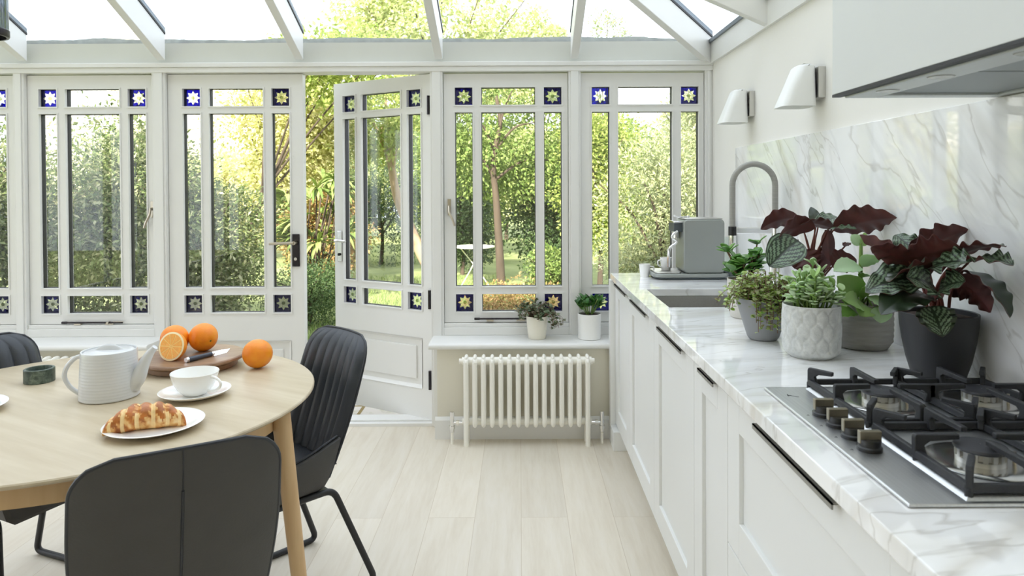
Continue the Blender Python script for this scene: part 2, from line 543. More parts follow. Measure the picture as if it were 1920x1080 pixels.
def sash(root, W, z0, z1, s0, side, mid, d=.052, door=False):
    """W leaf width; s0 first pane edge; side / mid pane widths; local z absolute"""
    mt = .0505
    xs = [(s0, s0 + side), (s0 + side + mt, s0 + side + mt + mid), (s0 + side + 2 * mt + mid, s0 + 2 * side + 2 * mt + mid)]
    zt1, zt0, zm1, zm0, zb1, zb0 = 1.975, 1.873, 1.830, .8135, .7690, .6655
    fr = MB()
    fr.box(0, xs[0][0], 0, d, z0, z1); fr.box(xs[2][1], W, 0, d, z0, z1)
    fr.box(xs[0][0], xs[2][1], 0, d, zt1, z1)
    fr.box(xs[0][0], xs[2][1], 0, d, z0 if not door else .50, zb0)
    for a, b in ((xs[0][1], xs[1][0]), (xs[1][1], xs[2][0])):
        fr.box(a, b, 0, d, zb0, zt1)
    for a, b in ((zm1, zt0), (zb1, zm0)):
        for p, q in xs: fr.box(p, q, 0, d, a, b)
    if door:
        fr.box(xs[0][0], xs[2][1], 0, d, z0, .20)
    fr.build('frame', M['joinery'], root, smooth=0)
    # beads round every pane
    bd = MB(); sp = MB()
    for (p, q) in xs:
        for (a, b) in ((zt0, zt1), (zm0, zm1), (zb0, zb1)):
            e = .007
            for (x0, x1, za, zb) in ((p - e, p, a - e, b + e), (q, q + e, a - e, b + e), (p, q, b, b + e), (p, q, a - e, a)):
                bd.box(x0, x1, -.006, .0, za, zb)
            g = .0035
            sp.box(p, p + g, .016, .045, a, b); sp.box(q - g, q, .016, .045, a, b)
            sp.box(p + g, q - g, .016, .045, a, a + .002); sp.box(p + g, q - g, .016, .045, b - .002, b)
    bd.build('glazing_bead', M['joinery'], root, smooth=0)
    sp.build('pane_seal', M['dark_gap'], root, smooth=0)
    for i, (p, q) in enumerate(xs):
        for j, (a, b) in enumerate(((zt0, zt1), (zm0, zm1), (zb0, zb1))):
            if i != 1 and j != 1:
                stained(root, p, q, a, b, .018)
            else:
                MB().box(p, q, .026, .030, a, b).build('pane', M['glass'], root, smooth=0)
    if door:
        x0, x1 = xs[0][0], xs[2][1]
        pn = MB()
        pn.box(x0, x1, .014, d - .014, .20, .50)
        e = .018
        # moulded surround, sloping in
        for a, b, c_, d_ in (((x0, .50), (x1, .50), (x1 - e, .50 - e), (x0 + e, .50 - e)), ((x0, .20), (x0, .50), (x0 + e, .50 - e), (x0 + e, .20 + e)),
                             ((x1, .50), (x1, .20), (x1 - e, .20 + e), (x1 - e, .50 - e)), ((x1, .20), (x0, .20), (x0 + e, .20 + e), (x1 - e, .20 + e))):
            pn.add([(a[0], -.004, a[1]), (b[0], -.004, b[1]), (c_[0], .014, c_[1]), (d_[0], .014, d_[1])], [(0, 1, 2, 3)])
        pn.prism([(x0 + .05, .25), (x1 - .05, .25), (x1 - .05, .45), (x0 + .05, .45)], 'y', .004, .014)
        pn.build('kick_panel', M['joinery'], root, smooth=0, bevel=.004)
    return xs


def window(k, a, b, label):
    W = b - a - .006
    root = thing('window_%d' % k, label, 'window', (a + .003, 4.018, 0), kind='structure')
    s0 = (W - .7135) / 2 + .046 if False else (.068 if k != 4 else .066)
    s0 = {1: .068, 2: .068, 3: .065, 4: .063}[k]
    sash(root, W, .603, 2.055, s0, .103, .315)
    return root, W


def stay(root, x0, x1, z):
    t = MB()
    t.box(x0, x1, -.020, -.012, z - .004, z + .006)
    t.cyl((x0 - .012, -.016, z + .001), (x0 + .02, -.016, z + .001), .007)
    t.build('stay_bar', M['dark_plate'], root, bevel=.002)
    q = MB(); q.cyl((x1 - .085, -.03, z), (x1 - .085, 0, z), .007); q.box(x1 - .11, x1 - .06, -.009, 0, z - .014, z - .006)
    q.box(x1 - .06, x1, -.019, -.012, z - .002, z + .008); q.box(x0 + .06, x0 + .10, -.02, 0, z - .014, z - .004)
    q.build('stay_pin', M['brass'], root, bevel=.001)


def fastener(root, x, z, s):
    t = MB(); t.box(x - .010, x + .010, -.006, 0, z - .045, z + .05); t.cyl((x, -.006, z + .005), (x, -.024, z + .005), .009)
    t.tube(spline([(x, -.026, z + .012), (x + s * .004, -.03, z - .03), (x + s * .022, -.034, z - .07), (x + s * .034, -.034, z - .105)]), [.007] * 18 + [.006], 8)
    t.build('catch', M['brass'], root)


w1, W1 = window(1, *BAYS[0], 'white window with blue star corners, cut off by the left picture edge')
w2, W2 = window(2, *BAYS[1], 'white casement window with blue star corners behind the teapot')
w3, W3 = window(3, *BAYS[2], 'white casement window with blue star corners just right of the open door')
w4, W4 = window(4, *BAYS[3], 'white window with blue star corners behind the coffee machine')
for w, W, z in ((w2, W2, .613), (w3, W3, .625)):
    x0 = .205 if w is w2 else .185
    stay(w, x0, x0 + .345, z)
fastener(w2, W2 - .012, 1.27, -1); fastener(w3, .03, 1.275, 1)


def door(k, label, loc, rz, hand):
    """hand: +1 lever at the right edge of the leaf, -1 at the left"""
    W = .770 if k == 2 else .786
    root = thing('door_%d' % k, label, 'door', loc, 0, kind='structure')
    sash(root, W, .024, 2.058, .086 if k == 1 else .080, .103, .315, door=True)
    return root, W


d1, DW1 = door(1, 'closed white glazed door leaf with dark lever handle, left of the gap', (-2.049, 4.02, 0), 0, 1)
xh = DW1 - .045
hb = MB(); hb.box(xh - .021, xh + .021, -.010, 0, .935, 1.125)
hp = hb.build('handle_plate', M['dark_plate'], d1, bevel=.003)
lv = MB(); lv.cyl((xh, -.01, 1.075), (xh, -.05, 1.075), .011); lv.tube(fillet([(xh, -.05, 1.075), (xh - .03, -.052, 1.075), (xh - .140, -.050, 1.072)], .02), .0085, 10)
lv.build('lever', M['brass'], hp)
MB().cyl((xh, -.018, .98), (xh, -.008, .98), .009).build('lock_cylinder', M['chrome'], hp)

d2, DW2 = door(2, 'open white glazed door leaf swung out over the patio', (0, 0, 0), 0, -1)
# leaf is built from its free edge at local x=0 to the hinge at x=W; swing about the hinge
xh = .048
hb = MB(); hb.box(xh - .019, xh + .019, -.010, 0, .925, 1.12)
hp = hb.build('handle_plate', M['chrome'], d2, bevel=.003)
lv = MB(); lv.cyl((xh, -.01, 1.06), (xh, -.048, 1.06), .011); lv.tube(fillet([(xh, -.048, 1.06), (xh + .03, -.05, 1.06), (xh + .09, -.05, 1.058)], .02), .0085, 10)
lv.build('lever', M['chrome'], hp)
MB().cyl((xh, -.018, .97), (xh, -.008, .97), .009).build('lock_cylinder', M['dark_plate'], hp)
for z in (.26, .735, 1.875):
    MB().cyl((DW2 - .008, -.007, z - .055), (DW2 - .008, -.007, z + .055), .009, 10).build('hinge', M['dark_plate'], d2)
th_ = R(30)
hinge = Vector((-.522, 4.032, 0))
d2.rotation_euler = (0, 0, -th_)
d2.location = hinge - Matrix.Rotation(-th_, 3, 'Z') @ Vector((DW2, 0, 0))

# ------------------------------------------------------------------ glass roof
roof = thing('ceiling', 'hipped glass roof on white rafters over the kitchen', 'glass roof', (0, 0, 2.1), kind='structure')
SL = .44; RD = .150
ZU0 = 2.10


def zu(d): return ZU0 + SL * d


def rafter(p0, p1, name='rafter', w=.046, dep=RD, mat=None, up=0.0):
    """p0 eave, p1 top: points on the underside"""
    p0, p1 = Vector(p0), Vector(p1)
    d = (p1 - p0); side = Vector((d.y, -d.x, 0)).normalized() * (w / 2)
    b = MB(); z = Vector((0, 0, up)); D = Vector((0, 0, dep + up))
    v = [p0 - side + z, p0 + side + z, p1 + side + z, p1 - side + z, p0 - side + D, p0 + side + D, p1 + side + D, p1 - side + D]
    b.add(v, [(0, 3, 2, 1), (4, 5, 6, 7), (0, 1, 5, 4), (1, 2, 6, 5), (2, 3, 7, 6), (3, 0, 4, 7)])
    return b.build(name, mat or M['joinery'], roof, (0, 0, 2.1), smooth=0, bevel=.003 if name == 'rafter' else 0)


DR = 1.9
Yr = EAVE - DR; Xr = XW - DR
E0 = 3.985
ras = []
for x in (-3.663, -2.865, -2.067, -1.269, -.464, .321):
    d1_ = min(DR, XW - x)
    ras.append(((x, E0, zu(EAVE - E0)), (x, EAVE - d1_, zu(d1_))))
    y0 = EAVE - 2 * DR
    ras.append(((x, y0, zu(0)), (x, y0 + d1_, zu(d1_))))
for y in (3.085, 2.16, 1.25):
    d1_ = min(DR, EAVE - y, y - (EAVE - 2 * DR))
    ras.append(((XW, y, zu(0)), (XW - d1_, y, zu(d1_))))
ras.append(((XW - .02, EAVE - .06, zu(.0)), (Xr, Yr, zu(DR))))
ras.append(((XW - .02, EAVE - 2 * DR + .02, zu(.02)), (Xr, Yr, zu(DR))))
ras.append(((Xr, Yr, zu(DR)), (XL, Yr, zu(DR))))
for p, q in ras:
    rafter(p, q)
    rafter(p, q, 'glazing_seal', .054, .012, M['dark_gap'], RD)
    rafter(p, q, 'glazing_bar', .050, .026, M['bar'], RD + .012)
GZ = RD + .020
pan = []
A = (XL, EAVE + .10, zu(-.10) + GZ); B = (XW + .06, EAVE + .06 + .04, zu(-.10) + GZ); C_ = (Xr, Yr, zu(DR) + GZ); D_ = (XL, Yr, zu(DR) + GZ)
E_ = (XW + .10, EAVE - 2 * DR - .02, zu(-.10) + GZ); F_ = (XL, EAVE - 2 * DR - .0, zu(0) + GZ)
for poly in ((A, (XW + .10, EAVE + .10, zu(-.10) + GZ), C_, D_), ((XW + .10, EAVE + .10, zu(-.10) + GZ), E_, C_), (F_, D_, C_, (XW + .1, EAVE - 2 * DR - .0, zu(-.0) + GZ))):
    b = MB(); n = len(poly)
    b.add(list(poly) + [(p[0], p[1], p[2] + .006) for p in poly], [tuple(range(n)), tuple(range(2 * n - 1, n - 1, -1))] + [((i + 1) % n, i, i + n, (i + 1) % n + n) for i in range(n)])
    b.build('glass_pane', M['roofglass'], roof, (0, 0, 2.1), smooth=0)
# wall plate on the right wall under the glass
wp = MB(); wp.box(XW - .018, XW, .24, 4.04, 2.10, 2.215); wp.box(XW - .03, XW + .14, .24, 4.04, 2.215, 2.235, 1)
tag(wp.build('trim_wall_plate', [M['joinery'], M['bar']], smooth=0), 'white wall plate with grey edge under the roof glass, right wall', 'wall plate', kind='structure')
# ------------------------------------------------------------------ worktop, splashback
M['marble_top'] = mk_marble('marble_worktop', (0, 0, R(-14)), (.5, 2.2, 1), .06, (0, 0, 0), 1.7)
M['marble_wall'] = mk_marble('marble_splashback', (R(48), 0, 0), (1, 2.2, .6), .025, (0, .3, .2), 1.25)
XE = .4945; ZT = .92; YN = .10
wt = MB()
SX0, SX1, SY0, SY1 = .580, .980, 2.665, 3.155
for a in ((XE, SX0, YN, 3.765), (SX1, 1.108, YN, 3.765), (SX0, SX1, YN, SY0), (SX0, SX1, SY1, 3.765)):
    pass
# slab with the sink cut-out: ring of quads top and bottom plus walls
xs_ = [XE, SX0, SX1, 1.119]; ys_ = [YN, SY0, SY1, 3.765]
vid = {}
for k, z in enumerate((.887, ZT)):
    for j, y in enumerate(ys_):
        for i, x in enumerate(xs_):
            vid[i, j, k] = len(wt.v); wt.v.append((x, y, z))
def q(*k): wt.f.append(tuple(vid[c] for c in k)); wt.m.append(0)
for j in range(3):
    for i in range(3):
        if (i, j) != (1, 1):
            q((i, j, 1), (i + 1, j, 1), (i + 1, j + 1, 1), (i, j + 1, 1)); q((i, j, 0), (i, j + 1, 0), (i + 1, j + 1, 0), (i + 1, j, 0))
for i in range(3):
    q((i, 0, 0), (i + 1, 0, 0), (i + 1, 0, 1), (i, 0, 1)); q((i + 1, 3, 0), (i, 3, 0), (i, 3, 1), (i + 1, 3, 1))
    q((0, i + 1, 0), (0, i, 0), (0, i, 1), (0, i + 1, 1)); q((3, i, 0), (3, i + 1, 0), (3, i + 1, 1), (3, i, 1))
q((1, 1, 0), (1, 1, 1), (2, 1, 1), (2, 1, 0)); q((2, 2, 0), (2, 2, 1), (1, 2, 1), (1, 2, 0))
q((1, 2, 0), (1, 2, 1), (1, 1, 1), (1, 1, 0)); q((2, 1, 0), (2, 1, 1), (2, 2, 1), (2, 2, 0))
tag(wt.build('worktop', M['marble_top'], smooth=0, bevel=.0025), 'long white marble worktop with grey veins along the right wall', 'worktop')
bs = MB(); bs.box(1.108, 1.1195, YN, 3.535, ZT + .0005, 1.588)
tag(bs.build('splashback', M['marble_wall'], smooth=0, bevel=.001), 'glossy white marble splashback panel with diagonal veins below the hood', 'splashback')

# sink
sk = thing('sink', 'grey undermounted sink let into the marble worktop below the tap', 'sink', (.78, 2.91, .70))
M['sink'] = mk('grey_composite', srgb(150, 148, 143), .5, var=.05, vscale=150)
b = MB(); t_ = .008
def rr(x0, x1, y0, y1, r, n=6):
    P = []
    for cx, cy, a0 in ((x1 - r, y1 - r, 0), (x0 + r, y1 - r, 90), (x0 + r, y0 + r, 180), (x1 - r, y0 + r, 270)):
        for k in range(n + 1):
            a = R(a0 + 90 * k / n); P.append((cx + r * math.cos(a), cy + r * math.sin(a)))
    return P
loops = []
for (ins, z, r) in ((-.012, .8865, .02), (-.012, .72, .02), (.0, .700, .02)):
    loops.append([(p[0], p[1], z) for p in rr(SX0 + ins, SX1 - ins, SY0 + ins, SY1 - ins, r)])
inner = []
for (ins, z, r) in ((.02, .708, .02), (.002, .725, .02), (.0, .8865, .018)):
    inner.append([(p[0], p[1], z) for p in rr(SX0 + ins, SX1 - ins, SY0 + ins, SY1 - ins, r)])
L = loops + inner; n = len(L[0])
fs = [tuple(range(n - 1, -1, -1))] if False else []
for a in range(len(L)):
    if a == 2: continue
    c = (a + 1) % len(L)
    for i in range(n):
        fs.append((a * n + i, a * n + (i + 1) % n, c * n + (i + 1) % n, c * n + i))
fs.append(tuple(2 * n + i for i in range(n - 1, -1, -1))); fs.append(tuple(3 * n + i for i in range(n)))
b.add([p for l in L for p in l], fs)
b.build('basin', M['sink'], sk, (.78, 2.91, .70))
MB().lathe([(.0, .709), (.03, .709), (.034, .712), (.04, .712), (.043, .709)], 24, (.78, 2.91, 0), cap0=False, cap1=False).build('drain', M['chrome'], sk, (.78, 2.91, .70))

# ------------------------------------------------------------------ base cabinets
XD = .515; DT = .022
M['handle'] = mk('dark_aluminium', srgb(146, 144, 138), .45, .3)
def front(root, y0, y1, z0, z1, name, hy=None, base=(0, 0, 0), rail=.088, rz=None):
    """shaker front from y0 (near) to y1 (far) with a recessed panel"""
    x0, x1 = XD, XD + DT; r = rail; g = .0016
    y0 += g; y1 -= g; z0 += g; z1 -= g
    rz0, rz1 = rz or (r, .068)
    b = MB()
    b.box(x0, x1, y0, y0 + r, z0, z1); b.box(x0, x1, y1 - r, y1, z0, z1)
    b.box(x0, x1, y0 + r, y1 - r, z0, z0 + rz0); b.box(x0, x1, y0 + r, y1 - r, z1 - rz1, z1)
    a, c, d, e = y0 + r, y1 - r, z0 + rz0, z1 - rz1; s = .0105
    b.box(x0 + s, x1 - .002, a, c, d, e)
    o = b.build(name, M['cab'], root, base, smooth=0, bevel=.0015)
    if hy:
        h = MB(); h.box(XD - .016, XD + .004, hy[0], hy[1], z1 + .001, z1 + .004); h.box(XD - .016, XD - .013, hy[0], hy[1], z1 - .007, z1 + .004)
        h.build('handle', M['handle'], o, base, smooth=0)
    return o
ZD0, ZD1 = .108, .872
def carcass(root, y0, y1, base, top=.885):
    b = MB(); t = .018; x0 = XD + DT + .001; x1 = XW - .012
    b.box(x0, x1, y0 + .0005, y0 + t, ZD0, top); b.box(x0, x1, y1 - t, y1 - .0005, ZD0, top)
    b.box(x0, x1, y0 + t, y1 - t, ZD0, ZD0 + t); b.box(x1 - .01, x1, y0 + t, y1 - t, ZD0 + t, top)
    b.build('body', M['cab'], root, base, smooth=0)
    p = MB(); p.box(XD + .06, XD + .56, y0 + .001, y1 - .001, 0, ZD0)
    p.build('plinth', M['cab'], root, base, smooth=0)
units = [(3.255, 3.72, (3.285, 3.665), 'pale grey base cabinet door nearest the window wall'),
         (2.645, 3.255, (2.755, 3.145), 'pale grey base cabinet door below the sink'),
         (2.035, 2.645, (2.145, 2.522), 'pale grey base cabinet door between sink unit and narrow door'),
         (1.706, 2.035, (1.785, 1.94), 'narrow pale grey cabinet door next to the hob drawers')]
for y0, y1, hy, lab in units:
    base = (XD, (y0 + y1) / 2, 0)
    u = thing('base_cabinet', lab, 'kitchen cabinet', base, group='shaker base cabinets under the worktop')
    carcass(u, y0, y1, base, .70 if 2.6 < y0 < 3.3 else .885)
    front(u, y0, y1, ZD0, ZD1, 'door', hy, base, .088 if y1 - y0 > .4 else .086)
base = (XD, 1.285, 0)
u = thing('drawer_cabinet', 'pale grey drawer unit below the gas hob with a long dark pull', 'kitchen cabinet', base, group='shaker base cabinets under the worktop')
carcass(u, .865, 1.706, base, .86)
front(u, .865, 1.706, .500, ZD1, 'drawer', (1.10, 1.478), base, rz=(.086, .069))
front(u, .865, 1.706, ZD0, .500, 'drawer', None, base, rz=(.088, .068))
base = (XD, .5, 0)
u = thing('base_cabinet', 'pale grey base cabinet nearest the viewer under the worktop end', 'kitchen cabinet', base, group='shaker base cabinets under the worktop')
carcass(u, YN + .01, .865, base); front(u, YN + .01, .865, ZD0, ZD1, 'door', (.3, .68), base)
fp = MB(); fp.box(.487, XD + .05, 3.722, 3.778, 0, .886); fp.box(.487, XD + .09, 3.60, 3.722, 0, .100)
tag(fp.build('end_panel', M['cab'], smooth=0, bevel=.002), 'pale grey filler panel where the cabinets meet the window wall', 'cabinet panel')

# ------------------------------------------------------------------ cooker hood
HX, HY0, HY1, HZ = .738, .93, 1.626, 1.594
hd = thing('cooker_hood', 'white boxed-in cooker hood with steel grease filters above the hob', 'cooker hood', (.93, 1.28, HZ))
hb_ = (.93, 1.28, HZ)
b = MB(); t = .016
b.box(HX, HX + t, HY0, HY1, HZ + .006, 2.08); b.box(HX + t, XW, HY1 - t, HY1, HZ + .006, 2.08); b.box(HX + t, XW, HY0, HY0 + t, HZ + .006, 2.08); b.box(HX + t, XW, HY0 + t, HY1 - t, 2.064, 2.08)
b.build('housing', mk('hood_paint', srgb(212, 215, 216), .45, var=.01), hd, hb_, smooth=0, bevel=.0015)
M['hood_steel'] = mk('satin_steel_sheet', srgb(196, 200, 200), .38, .75, var=.03, stretch=(30, 1, 1))
b = MB()
ix0, ix1, iy0, iy1 = HX + .020, XW - .012, HY0 + .020, HY1 - .020
fx0, fx1, fy0, fy1 = ix0 + .072, ix1 - .02, iy0 + .04, iy1 - .04
b.box(ix0, fx0, iy0, iy1, HZ - .004, HZ + .02); b.box(fx1, ix1, iy0, iy1, HZ - .004, HZ + .02)
b.box(fx0, fx1, iy0, fy0, HZ - .004, HZ + .02); b.box(fx0, fx1, fy1, iy1, HZ - .004, HZ + .02)
b.build('hood_tray', M['hood_steel'], hd, hb_, smooth=0, bevel=.002)
MB().box(HX, HX + .02, HY0, HY1, HZ - .0, HZ + .006).build('shadow_gap', M['dark_gap'], hd, hb_, smooth=0)
def mk_mesh():
    t = NT('filter_mesh'); v = t.coords((1, 1, 1))
    w = t.n('ShaderNodeTexWave'); w.bands_direction = 'Y'; w.inputs['Scale'].default_value = 55; w.inputs['Distortion'].default_value = .3
    t.l(v, w.inputs['Vector'])
    c = t.ramp(w.outputs['Fac'], [(.3, srgb(116, 122, 124)), (.7, srgb(188, 194, 196))])
    t.bsdf(c, .4, .7, .5, w.outputs['Fac'], .5, .004)
    return t.mat
M['filter'] = mk_mesh()
ym = (fy0 + fy1) / 2
for a, c in ((fy0, ym - .003), (ym + .003, fy1)):
    f = MB(); f.box(fx0 + .002, fx1 - .002, a + .002, c - .002, HZ + .002, HZ + .012); o = f.build('grease_filter', M['filter'], hd, hb_, smooth=0)
    l = MB(); l.box((fx0 + fx1) / 2 - .03, (fx0 + fx1) / 2 + .03, a + .012, a + .026, HZ - .001, HZ + .003); l.build('latch', M['dark_gap'], o, smooth=0)
for y in (fy1 - .08, ym + .02, fy0 + .08):
    MB().lathe([(.001, 0), (.022, 0), (.026, .003)], 24, (ix0 + .036, y, HZ - .0055), cap0=True, cap1=True).build('hood_lamp', mk('lamp_lens', srgb(150, 152, 148), .2), hd, hb_)

# ------------------------------------------------------------------ gas hob
GX0, GX1, GY0, GY1 = .557, 1.066, .983, 1.572
hob = thing('gas_hob', 'stainless steel gas hob with black cast iron grates', 'gas hob', (.81, 1.28, ZT))
hb_ = (.81, 1.28, ZT)
b = MB(); b.box(GX0, GX1, GY0, GY1, ZT + .0003, ZT + .006)
b.build('steel_plate', M['steel'], hob, hb_, smooth=0, bevel=.004, seg=3)
b = MB()   # raised pan
x0, x1, y0, y1, s = .646, 1.060, .992, 1.556, .010
b.add([(x0, y0, ZT + .006), (x1, y0, ZT + .006), (x1, y1, ZT + .006), (x0, y1, ZT + .006), (x0 + s, y0 + s, ZT + .013), (x1 - s, y0 + s, ZT + .013), (x1 - s, y1 - s, ZT + .013), (x0 + s, y1 - s, ZT + .013)],
      [(4, 5, 6, 7), (0, 1, 5, 4), (1, 2, 6, 5), (2, 3, 7, 6), (3, 0, 4, 7)])
b.build('burner_tray', M['steel'], hob, hb_, smooth=0)
M['iron'] = mk('cast_iron', (.022, .023, .027, 1), .55, var=.15, vscale=60, bump=.15, bscale=300)
M['cap'] = mk('burner_enamel', (.03, .031, .038, 1), .5, var=.1, vscale=50)
M['alu'] = mk('cast_aluminium', (.62, .61, .58, 1), .35, 1, var=.05)
M['polish'] = mk('polished_steel_dish', (.72, .72, .71, 1), .2, 1)
BURN = [(.752, 1.430, 1.0), (.962, 1.430, 1.0), (.752, 1.120, 1.0), (.962, 1.120, .86)]
for bx, by, k in BURN:
    zz = ZT + .0132
    d = MB(); d.lathe([(.082 * k, 0), (.079 * k, .0015), (.05 * k, -.0008), (.001, -.0005)], 48, (bx, by, zz + .001), cap0=False, cap1=False)
    br = d.build('burner', M['polish'], hob, hb_)
    r = MB(); N = 48
    prof = [(.036 * k, 0), (.036 * k, .008), (.033 * k, .010), (.033 * k, .021)]
    r.lathe(prof, N, (bx, by, zz))
    for i in range(16):
        a = 2 * PI * i / 16; ca, sa = math.cos(a), math.sin(a)
        o_ = len(r.v); r.box(.033 * k, .0365 * k, -.0035, .0035, .009, .021)
        r.xform(Matrix.Translation((bx, by, zz)) @ Matrix.Rotation(a, 4, 'Z'), o_)
    r.build('flame_ring', M['alu'], br, hb_)
    MB().lathe([(.001, .0205), (.038 * k, .0205), (.040 * k, .0235), (.038 * k, .0268), (.02 * k, .0282), (.001, .0286)], 40, (bx, by, zz), cap0=False, cap1=False).build('burner_cap', M['cap'], br, hb_)
    MB().cyl((bx + .047 * k, by - .012, zz), (bx + .047 * k, by - .012, zz + .02), .003, 10).build('igniter', M['brass'], br, hb_)
def bar(b, p, q_, w, h, taper=1):
    p, q_ = Vector(p), Vector(q_); d = (q_ - p); s = Vector((d.y, -d.x, 0)).normalized() * w / 2; u = Vector((0, 0, h / 2))
    v = [p - s - u, p + s - u, q_ + s * taper - u, q_ - s * taper - u, p - s * .75 + u, p + s * .75 + u, q_ + s * .75 * taper + u, q_ - s * .75 * taper + u]
    b.add(v, [(0, 3, 2, 1), (4, 5, 6, 7), (0, 1, 5, 4), (1, 2, 6, 5), (2, 3, 7, 6), (3, 0, 4, 7)])
def finger(b, foot, knee, tip, w=.011):
    """upright from the base bar and arm pointing at the burner"""
    f = Vector(foot); k = Vector(knee); t = Vector(tip)
    d = Vector((t.x - k.x, t.y - k.y, 0)).normalized(); s = Vector((d.y, -d.x, 0)) * w / 2
    pr = [f - d * .006, f + d * .016, f + d * .011 + Vector((0, 0, .018)), k + d * .020 - Vector((0, 0, .012)), t - Vector((0, 0, .009)), t, k - d * .004 + Vector((0, 0, 0)), k - d * .006 - Vector((0, 0, .006))]
    n = len(pr)
    b.add([p - s for p in pr] + [p + s for p in pr], [tuple(range(n)), tuple(range(2 * n - 1, n - 1, -1))] + [((i + 1) % n, i, i + n, (i + 1) % n + n) for i in range(n)])
ZB = ZT + .0215; ZG = ZT + .054
def grate(y0, y1):
    b = MB(); x0, x1 = .656, 1.050; h = .012; w = .013
    xm = (x0 + x1) / 2; ym = (y0 + y1) / 2
    for p, q_ in (((x0, y0), (x1, y0)), ((x1, y0), (x1, y1)), ((x1, y1), (x0, y1)), ((x0, y1), (x0, y0)), ((xm, y0), (xm, y1))):
        bar(b, (*p, ZB), (*q_, ZB), w, h)
    for cx, cy in ((x0, y0), (x1, y0), (x0, y1), (x1, y1), (xm, y0), (xm, y1), (x0, ym), (x1, ym)):
        b.cyl((cx, cy, ZT + .0062), (cx, cy, ZB), .006, 10)
    for cx in ((x0 + xm) / 2, (x1 + xm) / 2):
        c = Vector((cx, ym, 0)); rr_ = .030
        for fx, fy in ((x0 if cx < xm else x1, ym), (xm, ym), (cx, y0), (cx, y1)):
            d = (c - Vector((fx, fy, 0))).normalized(); tp = c - d * rr_
            finger(b, (fx, fy, ZB - .004), (fx, fy, ZG), (tp.x, tp.y, ZG))
        for sx in (-1, 1):
            for sy in (-1, 1):
                fx = cx + sx * ((xm - x0) / 2 - .002); fy = ym + sy * ((y1 - y0) / 2 - .002)
                d = (c - Vector((fx, fy, 0))).normalized(); tp = Vector((fx, fy, 0)) + d * .052
                finger(b, (fx, fy, ZB - .004), (fx, fy, ZG), (tp.x, tp.y, ZG), .010)
    return b.build('grate', M['iron'], hob, hb_, smooth=0, bevel=.0018)
grate(1.290, 1.556); grate(1.002, 1.268)
M['knob_face'] = mk('bronzed_knob_steel', srgb(150, 143, 128), .32, .85, var=.03)
M['knob_black'] = mk('knob_black', (.012, .012, .013, 1), .35)
for y in (1.372, 1.311, 1.250, 1.190):
    c = (.606, y, ZT + .006)
    k = MB().lathe([(.021, 0), (.021, .006), (.0185, .008), (.018, .018), (.017, .0195)], 32, c).build('knob', M['knob_black'], hob, hb_)
    g = MB(); g.box(c[0] - .019, c[0] + .019, y - .0055, y + .0055, c[2] + .012, c[2] + .034)
    g.build('grip', M['knob_face'], k, hb_, smooth=0, bevel=.0015)
    m = MB(); m.box(c[0] - .030, c[0] - .0285, y - .002, y + .004, ZT + .0061, ZT + .0064); m.box(c[0] - .033, c[0] - .0315, y - .001, y + .001, ZT + .0061, ZT + .0064)
    m.build('knob_mark', M['dark_gap'], hob, hb_, smooth=0)
m = MB()   # small maker's mark printed on the steel
for p, q_ in (((.586, 1.508), (.606, 1.493)), ((.589, 1.513), (.586, 1.500)), ((.586, 1.500), (.594, 1.506))):
    bar(m, (*p, ZT + .0062), (*q_, ZT + .0062), .002, .0004)
m.build('printed_mark', M['dark_gap'], hob, hb_, smooth=0)

# ------------------------------------------------------------------ tap
tx, ty = 1.062, 2.86
tap = thing('kitchen_tap', 'tall sprung hose kitchen tap with grey hose arching over the sink', 'tap', (tx, ty, ZT))
tb = (tx, ty, ZT)
b = MB(); b.lathe([(.027, 0), (.027, .006), (.022, .010), (.0215, .16), (.018, .165)], 28, tb); b.cyl((tx, ty, 1.08), (tx, ty, 1.235), .0135, 20)
b.build('column', M['chrome'], tap, tb)
ax = .884; zc = 1.392; ra = (tx - ax) / 2
arc = [(tx, ty, 1.225)] + [(tx, ty, zc)] + [((tx + ax) / 2 + ra * math.cos(R(a)), ty, zc + ra * math.sin(R(a))) for a in range(9, 172, 9)] + [(ax, ty, zc), (ax, ty, 1.19)]
def mk_hose():
    t = NT('grey_hose'); v = t.coords((1, 1, 1))
    w = t.n('ShaderNodeTexWave'); w.bands_direction = 'Z'; w.inputs['Scale'].default_value = 60; t.l(v, w.inputs['Vector'])
    c = t.ramp(w.outputs['Fac'], [(.2, srgb(146, 145, 140)), (.8, srgb(162, 161, 156))])
    t.bsdf(c, .55, .2, .5, w.outputs['Fac'], .2, .002)
    return t.mat
MB().tube(arc, .0122, 14).build('hose', mk_hose(), tap, tb)
b = MB(); b.cyl((ax, ty, 1.185), (ax, ty, 1.222), .0165, 24); b.build('collar', M['knob_black'], tap, tb)
b = MB(); b.lathe([(.012, 1.088), (.0145, 1.092), (.0145, 1.187)], 24, (ax, ty, 0)); b.build('spray_head', M['chrome'], tap, tb)
b = MB(); b.box(ax + .012, tx, ty - .006, ty + .006, 1.192, 1.218); b.build('docking_arm', M['chrome'], tap, tb, smooth=0, bevel=.003)
b = MB(); b.tube(fillet([(tx, ty - .02, 1.0), (tx, ty - .055, 1.0), (tx, ty - .055, 1.06)], .012), .007, 10); b.build('lever', M['chrome'], tap, tb)

